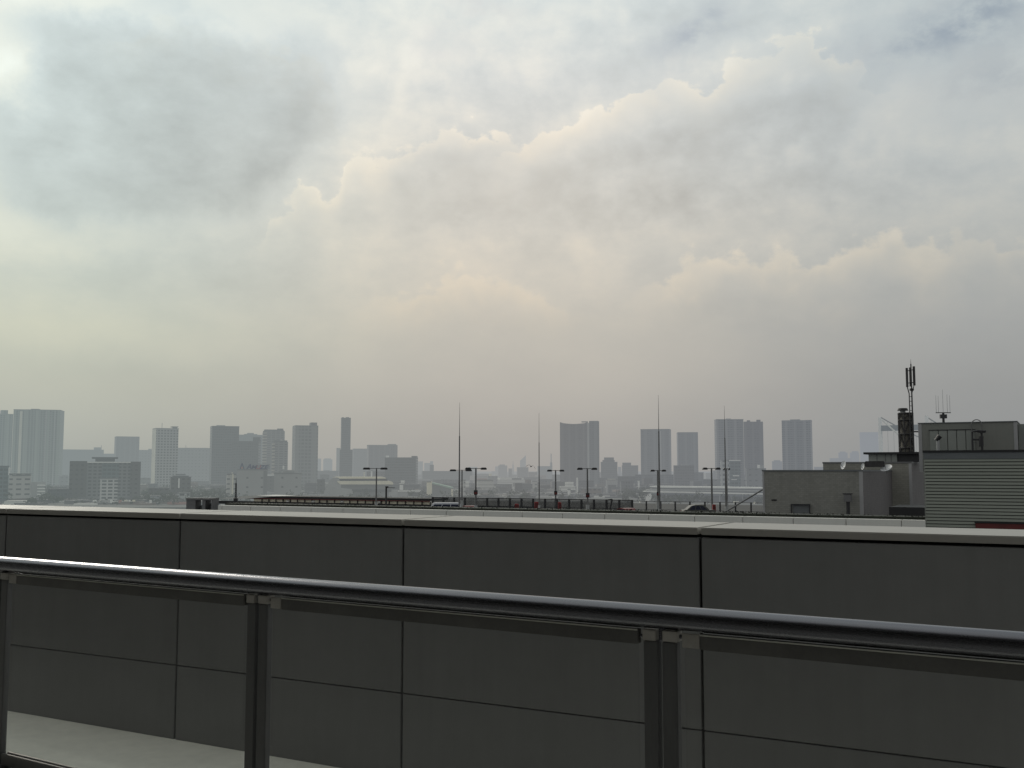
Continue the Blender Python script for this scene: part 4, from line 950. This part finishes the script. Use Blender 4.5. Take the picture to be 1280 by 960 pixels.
for q in (lt2,lt3,lt4): q.scale = (1.25,1,1)
x = (301.5-314.6)*s_; e_ = 4.6*s_/2
mb = MB()
for p0, p1 in (((-e_,0),(0,5.4)),((0,5.4),(e_,0))):
    mb.tube((x+p0[0],-6.1,zc_+p0[1]),(x+p1[0],-6.1,zc_+p1[1]),.42,.42,6)
mb.build('triangle_emblem', C_['blue'], sb_)
o = MB().box(x-.9,x+.9,-6.2,-6.0,zc_+.3,zc_+1.7).build('emblem_dot', C_['rose'], sb_)
bld('low dark block tucked right of the sign building', 333, 343, 596, 1250, 'darkbrown', 3, .7, extras=(('roof_slab',333.5,346,593.2,594.4,'white'),))
bld('plain pale block with stepped top and a white roof tank, below the grid faced tower', 342, 376, 592.5, 970, 'plainpale', 0, .6, extras=(('roof_step',347,371,589.3,None,'plainpale'),('roof_step',353,367,587.5,None,'plainpale'),('roof_tank',352.3,354.6,582.2,586.5,'white'),('roof_tank',346,350,588,None,'pale')))
bld('brown low house left of the white curved roof terminal', 396, 406, 600, 1180, 'darkbrown', 4, .8)
# terminal with two curved roofs
T0 = 1000.; c = at(450,588,T0); a = math.atan2(c.x,c.y); tm = empty('curved_roof_terminal', (c.x,T0,GZ), -a, 'white waterfront terminal with two long rounded roofs one above the other', 'terminal')
s_ = T0/F*math.cos(a)
def tx(px): return (px-450)*s_
def tz(py): return at(450,py,T0).z-GZ
MB().box(tx(408),tx(427),-14,14,0,tz(604)).prism([(tx(411),tz(604)),(tx(426),tz(604)),(tx(424),tz(597)),(tx(418),tz(596.6)),(tx(413),tz(600))],-13,13).build('end_block', C_['pale'], tm)
MB().prism([(tx(417),tz(598.2)),(tx(416.5),tz(596.8)),(tx(420),tz(595.8)),(tx(478),tz(595.9)),(tx(482),tz(597)),(tx(482),tz(598.2))],-9,12).build('upper_roof', C_['cream'], tm)
MB().box(tx(418.5),tx(484),-8,11,tz(601),tz(598.2)).build('upper_glazing', C_['dark'], tm)
MB().prism([(tx(426),tz(605.2)),(tx(422),tz(601.2)),(tx(486),tz(601.1)),(tx(489.5),tz(602)),(tx(491.5),tz(604.2)),(tx(491),tz(605.4))],-15,13).build('lower_roof', C_['cream'], tm)
MB().box(tx(426.5),tx(490.5),-12,12,tz(611.5),tz(605.4)).build('upper_wall', C_['grey'], tm)
MB().box(tx(440),tx(489),-14,12,tz(614.5),tz(611.5)).build('glazing', C_['darkgrey'], tm)
MB().prism([(tx(440),tz(611)),(tx(427),tz(609.5)),(tx(412),tz(606)),(tx(407),tz(613)),(tx(406),tz(626)),(tx(443),tz(626)),(tx(442),tz(616))],-18,-14.1).build('ramp_wall', C_['pale'], tm)
MB().box(tx(430),tx(486),-13,12,0,tz(614.5)).build('base_wall', C_['grey'], tm)
MB().box(tx(486),tx(497),-13,6,0,tz(612.5)).build('annex', C_['pale'], tm)
bld('low white shed with dark doors right of the curved roof terminal', 497, 526, 613.6, 1020, 'pale', 0, .5, 'shed', 'shed', extras=(('roof_edge',497,526,613,614.3,'white',1),('door',510,525,616,626,'darkgrey',2)))
bld('tiered white roof tank tower right of the terminal', 499.6, 504, 606, 1060, 'white', 0, .8, 'tank tower', 'tank_tower', extras=(('tank',501,506,600.5,603.5,'white'),('platform',499.2,505.5,604,605,'white')))
bld('cream silo tower, tallest pale block left of the white van', 533.6, 538.4, 602.8, 1020, 'cream', 4, .9, 'silo', 'silo', extras=(('annex',538.3,540,617,None,'cream'),))
bld('pale striped chimney block right behind the tall rod by the van', 578.8, 581.8, 600.8, 1050, 'lowwhite', 4, .9, 'chimney block', 'chimney_block')
c = at(553,588,1080); r = empty('sloped_roof_shed', (c.x,1080,GZ), 0, 'shed with long sloping pale green roof left of the tall rod', 'shed'); s_=1080/F
z0_ = at(553,613,1080).z-GZ; z1_ = at(553,604.5,1080).z-GZ; zq = at(553,608,1080).z-GZ
MB().prism([((540-553)*s_,z1_),((541-553)*s_,z1_+1.2),((566-553)*s_,zq-.9),((566-553)*s_,zq-2.6)],-14,14).build('roof', C_['green'], r)
MB().prism([((540-553)*s_,0),((540-553)*s_,z1_-.1),((566-553)*s_,zq-2.7),((566-553)*s_,0)],-13,13).build('wall', C_['grey'], r)
bld('small cream cube building at the foot of the sloping green roof', 564, 566.5, 611, 1060, 'cream', 3, .9, 'building', 'small_building')
bld('red roofed low house right of the twin arm lamp post', 596, 609, 600.2, 1500, 'lowbrown', 4, .7, extras=(('red_roof',596.5,608.5,598.3,None,'rose'),))
bld('low cream building with two white roof tanks', 609.5, 622, 595.6, 1900, 'plaingrey', 3, .7, extras=(('roof_tank',611.5,614.5,592,None,'cream'),('roof_tank',618,621,593,None,'white')))
bld('slim white chimney in front of the big twin slab tower', 720.5, 722.3, 597, 1100, 'white', 3, 1, 'chimney', 'chimney', roofrim=False)
bld('slim pale chimney below the stepped dark block', 774.8, 776, 602.5, 1100, 'pale', 3, 1, 'chimney', 'chimney', roofrim=False)
bld('small white house below the big twin slab tower', 709.5, 713, 612.5, 1060, 'white', 3, 1, 'house', 'small_house', extras=(('roof_step',710.5,713.5,610.5,None,'pale'),))
bld('pale arched hall below the stepped dark block', 757.5, 771.5, 600.2, 1300, 'pale', 3, .7, extras=(('roof_crown',759.5,769.5,598.8,None,'lit'),('dark_front',760,770,606,625,'darkgrey',2)))

# --- curved stacked terraces of the building before the right skyline
T1 = 930.; c = at(880,588,T1); a = math.atan2(c.x,c.y); tr = empty('tiered_waterfront_hall', (c.x,T1,GZ), -a, 'long low waterfront hall with stacked white roof edges tapering leftward', 'hall')
s_ = T1/F*math.cos(a)
def ux(px): return (px-880)*s_
def uz(py): return at(880,py,T1).z-GZ
def tier(nm, x0, y0, y1, th, m_, d_):
    pts = []
    n_ = 10
    up = [(ux(x0), uz(y0+ .9))]+[(ux(x0+ (12)*(i/n_)), uz(y0+.9-.9*math.sin(math.pi/2*i/n_))) for i in range(1,n_+1)]+[(ux(990), uz(y1))]
    lo = [(ux(990), uz(y1+th)),(ux(x0+14), uz(y0+th+.6))]
    MB().prism(up+lo, -d_, 16).build(nm, mat(m_), tr)
tier('top_roof_edge', 811, 607.6, 609.4, 1.5, 'white', 6)
tier('upper_soffit', 813, 609.9, 611.2, 1.0, 'grey', 5)
tier('middle_roof_edge', 806, 611.4, 613.0, 1.2, 'pale', 11)
tier('lower_roof_edge', 803, 613.4, 616.8, 1.5, 'white', 13)
tier('terrace_band', 812, 616.0, 620.2, 1.2, 'steelgrey', 9)
MB().box(ux(818),ux(990),-4,14,0,uz(613)).build('wall', C_['grey'], tr)
MB().prism([(ux(808),uz(620)),(ux(811),uz(617)),(ux(815),uz(617)),(ux(814),uz(623)),(ux(809),uz(628)),(ux(806),uz(628))],-12,-8).build('curved_support', C_['white'], tr)
for i,px in enumerate((832,846,860,874,898,912,926,940,954)): MB().box(ux(px),ux(px+1.2),-9,-8,0,uz(617)).build('column', C_['pale'], tr)
# moored white boat-like quay pieces
def boat(px, y, w_px, lbl):
    c = at(px,588,y); r = empty('moored_boat', (c.x,y,-30), R(6), lbl, 'boat', 'boats moored before the tiered hall'); L = w_px/F*y/2
    MB().prism([(-L,1.6),(-L*.86,.1),(L*.8,.1),(L,2.2),(L*.6,1.9)],-2,2).build('hull', C_['white'], r)
    MB().box(-L*.5,L*.35,-1.5,1.5,1.95,3.9).build('cabin', C_['lit'], r); MB().box(-L*.42,L*.3,-1.53,-1.505,2.7,3.4).build('window', C_['dark'], r); MB().tube((0,0,3.9),(0,0,6.5),.1).build('mast', C_['grey'], r)
boat(944, 860, 9, 'white boat moored at the left side of the tiled roof house, beside the slanting pole')
boat(845, 870, 26, 'longest white boat, moored left of the grey car')
boat(920, 880, 14, 'middle white boat behind the open post and rail fence')
boat(803, 890, 16, 'white boat just right of the mesh fence end')

# --- suspension bridge seen past the roof houses
TB = 760.; br = empty('suspension_bridge', (at(1102,588,TB).x, TB, -30), R(-40), 'white suspension bridge pylon and cables showing behind the lattice stack', 'bridge')
s_ = TB/F; zt = at(1102,522,TB).z+30; Lw = 43.5*s_/math.cos(R(40)); zd = at(1102,572,TB).z+30
M['bw'] = simple('bridge_white', (.96,.96,.93), .5, 0, .05, .02, haze=True)
for x in (0, Lw): MB().prism([(x-1.3,0),(x+1.3,0),(x+.9,zt),(x-.9,zt)],-1.3,1.3).build('pylon_leg', M['bw'], br)
for z_ in (zt-6, zt*.62): MB().box(1.3,Lw-1.3,-2,2,z_-4,z_).build('cross_beam', C_['steelgrey'], br)
for x in (.9, Lw-.9):
    mb = MB(); pts = []
    for i in range(25):
        f = i/24; pts.append((x, 300*f, zd+3+(zt-zd-3)*(1-f)**2))
    mb.path(pts, .45, 6)
    mb.build('main_cable', C_['pale'], br)
    for i in range(1,24,1):
        f = i/24; MB().tube((x,300*f,zd),(x,300*f,zd+3+(zt-zd-3)*(1-f)**2),.12,.12,5).build('hanger', C_['pale'], br)
MB().box(1.5,Lw-1.5,-4,600,zd-5,zd).build('deck', C_['steelgrey'], br)
MB().tube((3,-3.6,zt-2),(Lw-6,-3.6,zt-26),.6,.6,6).build('stay', C_['white'], br)

# --- countable low blocks in the middle ground; label, x0, x1, top, distance, facade
LOW = [
('grey low block left of the dark hip topped hall',175,188,598,1500,'plaingrey'),('brownish low block below the pale gridded tower',186,212,611,950,'darkbrown'),
('pale blue grey shed on the shore below the pale gridded tower',188,208,620.5,880,'steelgrey'),('low shore building with white floor lines left of the dark box shelter',222,238,617,890,'whitegrid'),
('grey shore block between the pale shed and the white lined building',208,222,619.5,900,'lowbrown'),('dim block between hip topped hall and cream narrow block',238,262,602,1700,'greyslab'),
('low dim block at the foot of the dark flat topped tower',260,284,606,1500,'darkglass'),('small bright hut left of the cream narrow block',262,272,619,1000,'white'),
('dim block below the hazy slab, right of the tallest left tower',74,86,596,1700,'plaingrey'),('dark low sheds before the long hazy slab',60,86,612,960,'darkglass'),
('grey block between grid faced tower and slim tower',396,424,589,2200,'greyslab'),('low grey block behind the terminal left end',400,412,594,1500,'plaingrey'),
('grey flat block behind the terminal roof',458,482,590,1600,'rosegrey'),('pale narrow stair block above the terminal roof, right of its middle',463.5,465.5,588.8,1500,'white'),
('small cream stair block above the terminal roof',454.5,456,589.8,1520,'cream'),('dim flat block behind the tiered tank tower',486,526,606,1300,'darkglass'),
('pale low block left of the cream silo',520,534,608,1400,'plaingrey'),('dim long shed behind the sloping green roof',538,578,600,1700,'rosegrey'),
('grey low block right of the pale striped chimney block',582,597,606,1400,'plaingrey'),('long dim block behind the lamp post with sign box by the van',598,640,606,1350,'greyslab'),
('pale narrow block midway between two rods',617.5,620,606,1200,'lowwhite'),('dim tall narrow block left of the ochre walled one',640,652,598,1900,'greyslab'),
('rose tinted block below the bird',656,664,600,1500,'lowbrown'),('cream striped block just left of the thinnest rod',665.5,671.5,602,1250,'lowwhite'),
('blue grey block directly right of the thinnest rod',674,692,600,1500,'bluegrey'),('pale low block at the left foot of the big twin slab tower',692,708,606,1300,'plaingrey'),
('low rose tinted shed below the big twin slab tower',726,752,611,1150,'lowbrown'),('dark block at the right foot of the big twin slab tower',722,742,601,1400,'darkglass'),
('dim block between twin slab tower and stepped dark block',740,760,598,1600,'greyslab'),('dark low block left of the blue grey seamed tower',772,800,596,1500,'darkglass'),
('flat pale block in front of the stepped block with square head',776,792,602,1250,'greyslab'),('dim block at the foot of the pale seamed tower',795,845,594,1450,'bluegrey'),
('small white roofed kiosk below the square headed block',797,799.5,601,1250,'white'),('dark tree screened block left of the widest twin tower',872,900,600,1500,'darkglass'),
('dim flat block at the foot of the widest twin tower',892,935,600,1250,'plaingrey'),('low faint block left of the widest twin tower',884,893,597,2500,'greyslab')]
for lb,x0,x1,tp,t_,m_ in LOW: bld(lb,x0,x1,tp,t_,m_,random.uniform(-8,10),.6,'building','low_block',extras=((('roof_box',x0+(x1-x0)*.3,x0+(x1-x0)*.55,tp-1.1,None,'grey'),) if x1-x0>9 else ()))

# --- the far city, past counting, as one mass in the haze
rnd = random.Random(11); mb = MB()
for i in range(1500):
    px = rnd.uniform(-140,1420); y = rnd.choice((rnd.uniform(1900,3200), rnd.uniform(3000,5600), rnd.uniform(5000,9000)))
    k_ = 1 if 120 < px < 1000 else .8
    top = 603-abs(rnd.gauss(0,4.5))-(3 if y>3000 else 0)-(4 if rnd.random()<.08 else 0)
    w_ = rnd.uniform(14,60); d_ = rnd.uniform(14,40)
    c = at(px,top,y); mt = Matrix.Translation((c.x,y,0)) @ Matrix.Rotation(rnd.uniform(-.5,.5),4,'Z')
    mb.box(-w_/2,w_/2,-d_/2,d_/2,GZ,max(GZ+6,c.z),mat=mt)
def city_mat():
    m, g, b, out = new_mat('far_city')
    ri = g.n('ShaderNodeNewGeometry').outputs['Random Per Island']
    tc = g.n('ShaderNodeTexCoord').outputs['Object']; X = g.xyz(tc)
    c_ = g.ramp(ri, [(0,(.06,.065,.07)),(.25,(.12,.12,.12)),(.5,(.14,.155,.17)),(.7,(.24,.24,.225)),(.8,(.22,.165,.14)),(.88,(.36,.36,.34)),(1,(.85,.85,.78))])
    st = g.m('FRACT', g.m('DIVIDE', X[2], 4.)); c_ = g.mix(g.m('MULTIPLY', g.smooth(st,.3,.5), .35), c_, (.05,.055,.06))
    g.put(b.inputs['Base Color'], c_); b.inputs['Roughness'].default_value = .8
    return finish(m, g, b, out, True)
tag(mb.build('distant_city', city_mat()), 'mass of low hazy city blocks too many to count, filling the skyline between the towers', 'city', kind='stuff')
mb = MB()
for i in range(900):
    px = rnd.uniform(-60,1000); y = rnd.uniform(820,1450) if px < 300 else rnd.uniform(1000,1450); w_ = rnd.uniform(6,22); d_ = rnd.uniform(8,20)
    c = at(px, 588, y); mt = Matrix.Translation((c.x,y,0)) @ Matrix.Rotation(rnd.uniform(-.3,.3),4,'Z')
    mb.box(-w_/2,w_/2,-d_/2,d_/2,GZ,GZ+(abs(rnd.gauss(4,4))+2.5 if y > 1230 else rnd.uniform(1.2,3.2)),mat=mt)
tag(mb.build('waterfront_roofs', city_mat()), 'clutter of small roofs and sheds spread along the far waterfront', 'low roofs', kind='stuff')
# waterfront trees
mb = MB()
for i in range(900):
    seg = rnd.random()
    px = rnd.uniform(40,300) if seg < .45 else (rnd.uniform(780,980) if seg < .7 else rnd.uniform(-40,1000))
    y = rnd.uniform(830,1300); c = at(px,588,y); r_ = rnd.uniform(2.2,5.5) if y > 1210 or not 80 < px < 180 else rnd.uniform(.9,1.8); zc_ = GZ+r_*rnd.uniform(.7,1.5)
    for j in range(44):
        v = Vector((rnd.gauss(0,1),rnd.gauss(0,1),rnd.gauss(0,.8))).normalized()*r_*rnd.uniform(.2,.95); q = Vector((c.x,y,zc_))+v
        a_ = Vector((rnd.gauss(0,1),rnd.gauss(0,1),rnd.gauss(0,1))).normalized()*rnd.uniform(.4,.9)*min(1.,r_/2.5); b_ = a_.cross(Vector((rnd.gauss(0,1),rnd.gauss(0,1),rnd.gauss(0,1)))).normalized()*rnd.uniform(.5,.9)
        vs = [mb.bm.verts.new(q+z_) for z_ in (-a_,b_,a_,-b_)]; mb.bm.faces.new(vs)
tag(mb.build('waterfront_trees', C_['tree']), 'dark hazy trees massed between the buildings along the far waterfront', 'trees', kind='stuff')
# lorries and cars parked along the quay at left
QV = [(119,'white',4.5,'white lorry first from the left on the quay below the gridded bay'),(131,'pale',5,'long grey lorry on the quay under the white gridded bay'),(140,'white',3,'bright white box lorry on the quay at the bay\'s right corner'),(151,'rose',3.5,'rust red lorry on the quay right of the gridded bay'),(158,'lit',4.5,'cream long lorry on the quay below the right wing'),(162.8,'white',2,'small white van on the quay below the right wing'),(168,'cream',3.5,'yellowish lorry on the quay below the right wing edge'),(189,'white',3,'white lorry on the quay below the pale gridded tower'),(199,'pale',4,'pale grey lorry on the quay left of the rust red container')]
def lorry(px, m_, w_, lb):
    y = 850; c = at(px,588,y); r = empty('parked_lorry', (c.x,y,GZ), R(3), lb, 'lorry', 'lorries parked along the far quay'); L = w_/F*y/2
    MB().box(-L*.45,L,-1.3,1.3,.9,3.6).build('cargo_box', C_[m_], r); MB().prism([(-L,.6),(-L,1.7),(-L*.85,2.7),(-L*.5,2.8),(-L*.5,.6)],-1.2,1.2).build('cab', C_['steelgrey'], r)
    for x in (-L*.75,L*.3,L*.75):
        MB().tube((x,-1.25,.5),(x,1.25,.5),.5).build('wheel', C_['dark'], r)
for q in QV: lorry(*q)
c = at(222,588,845); r = MB().box(-11/F*845,13/F*845,-1.3,1.3,.1,2.1).build('container_row', C_['rose'], None, False, (c.x,845,GZ)); tag(r, 'long low rust red row of containers on the quay left of the dark box shelter', 'containers')

# ------------------------------------------------------------------ render settings
scn.view_settings.view_transform = 'Standard'; scn.view_settings.look = 'None'; scn.view_settings.exposure = 0; scn.view_settings.gamma = 1
scn.render.engine = 'CYCLES'; scn.cycles.max_bounces = 6; scn.cycles.transparent_max_bounces = 12
scn.render.resolution_x = 1024; scn.render.resolution_y = 768
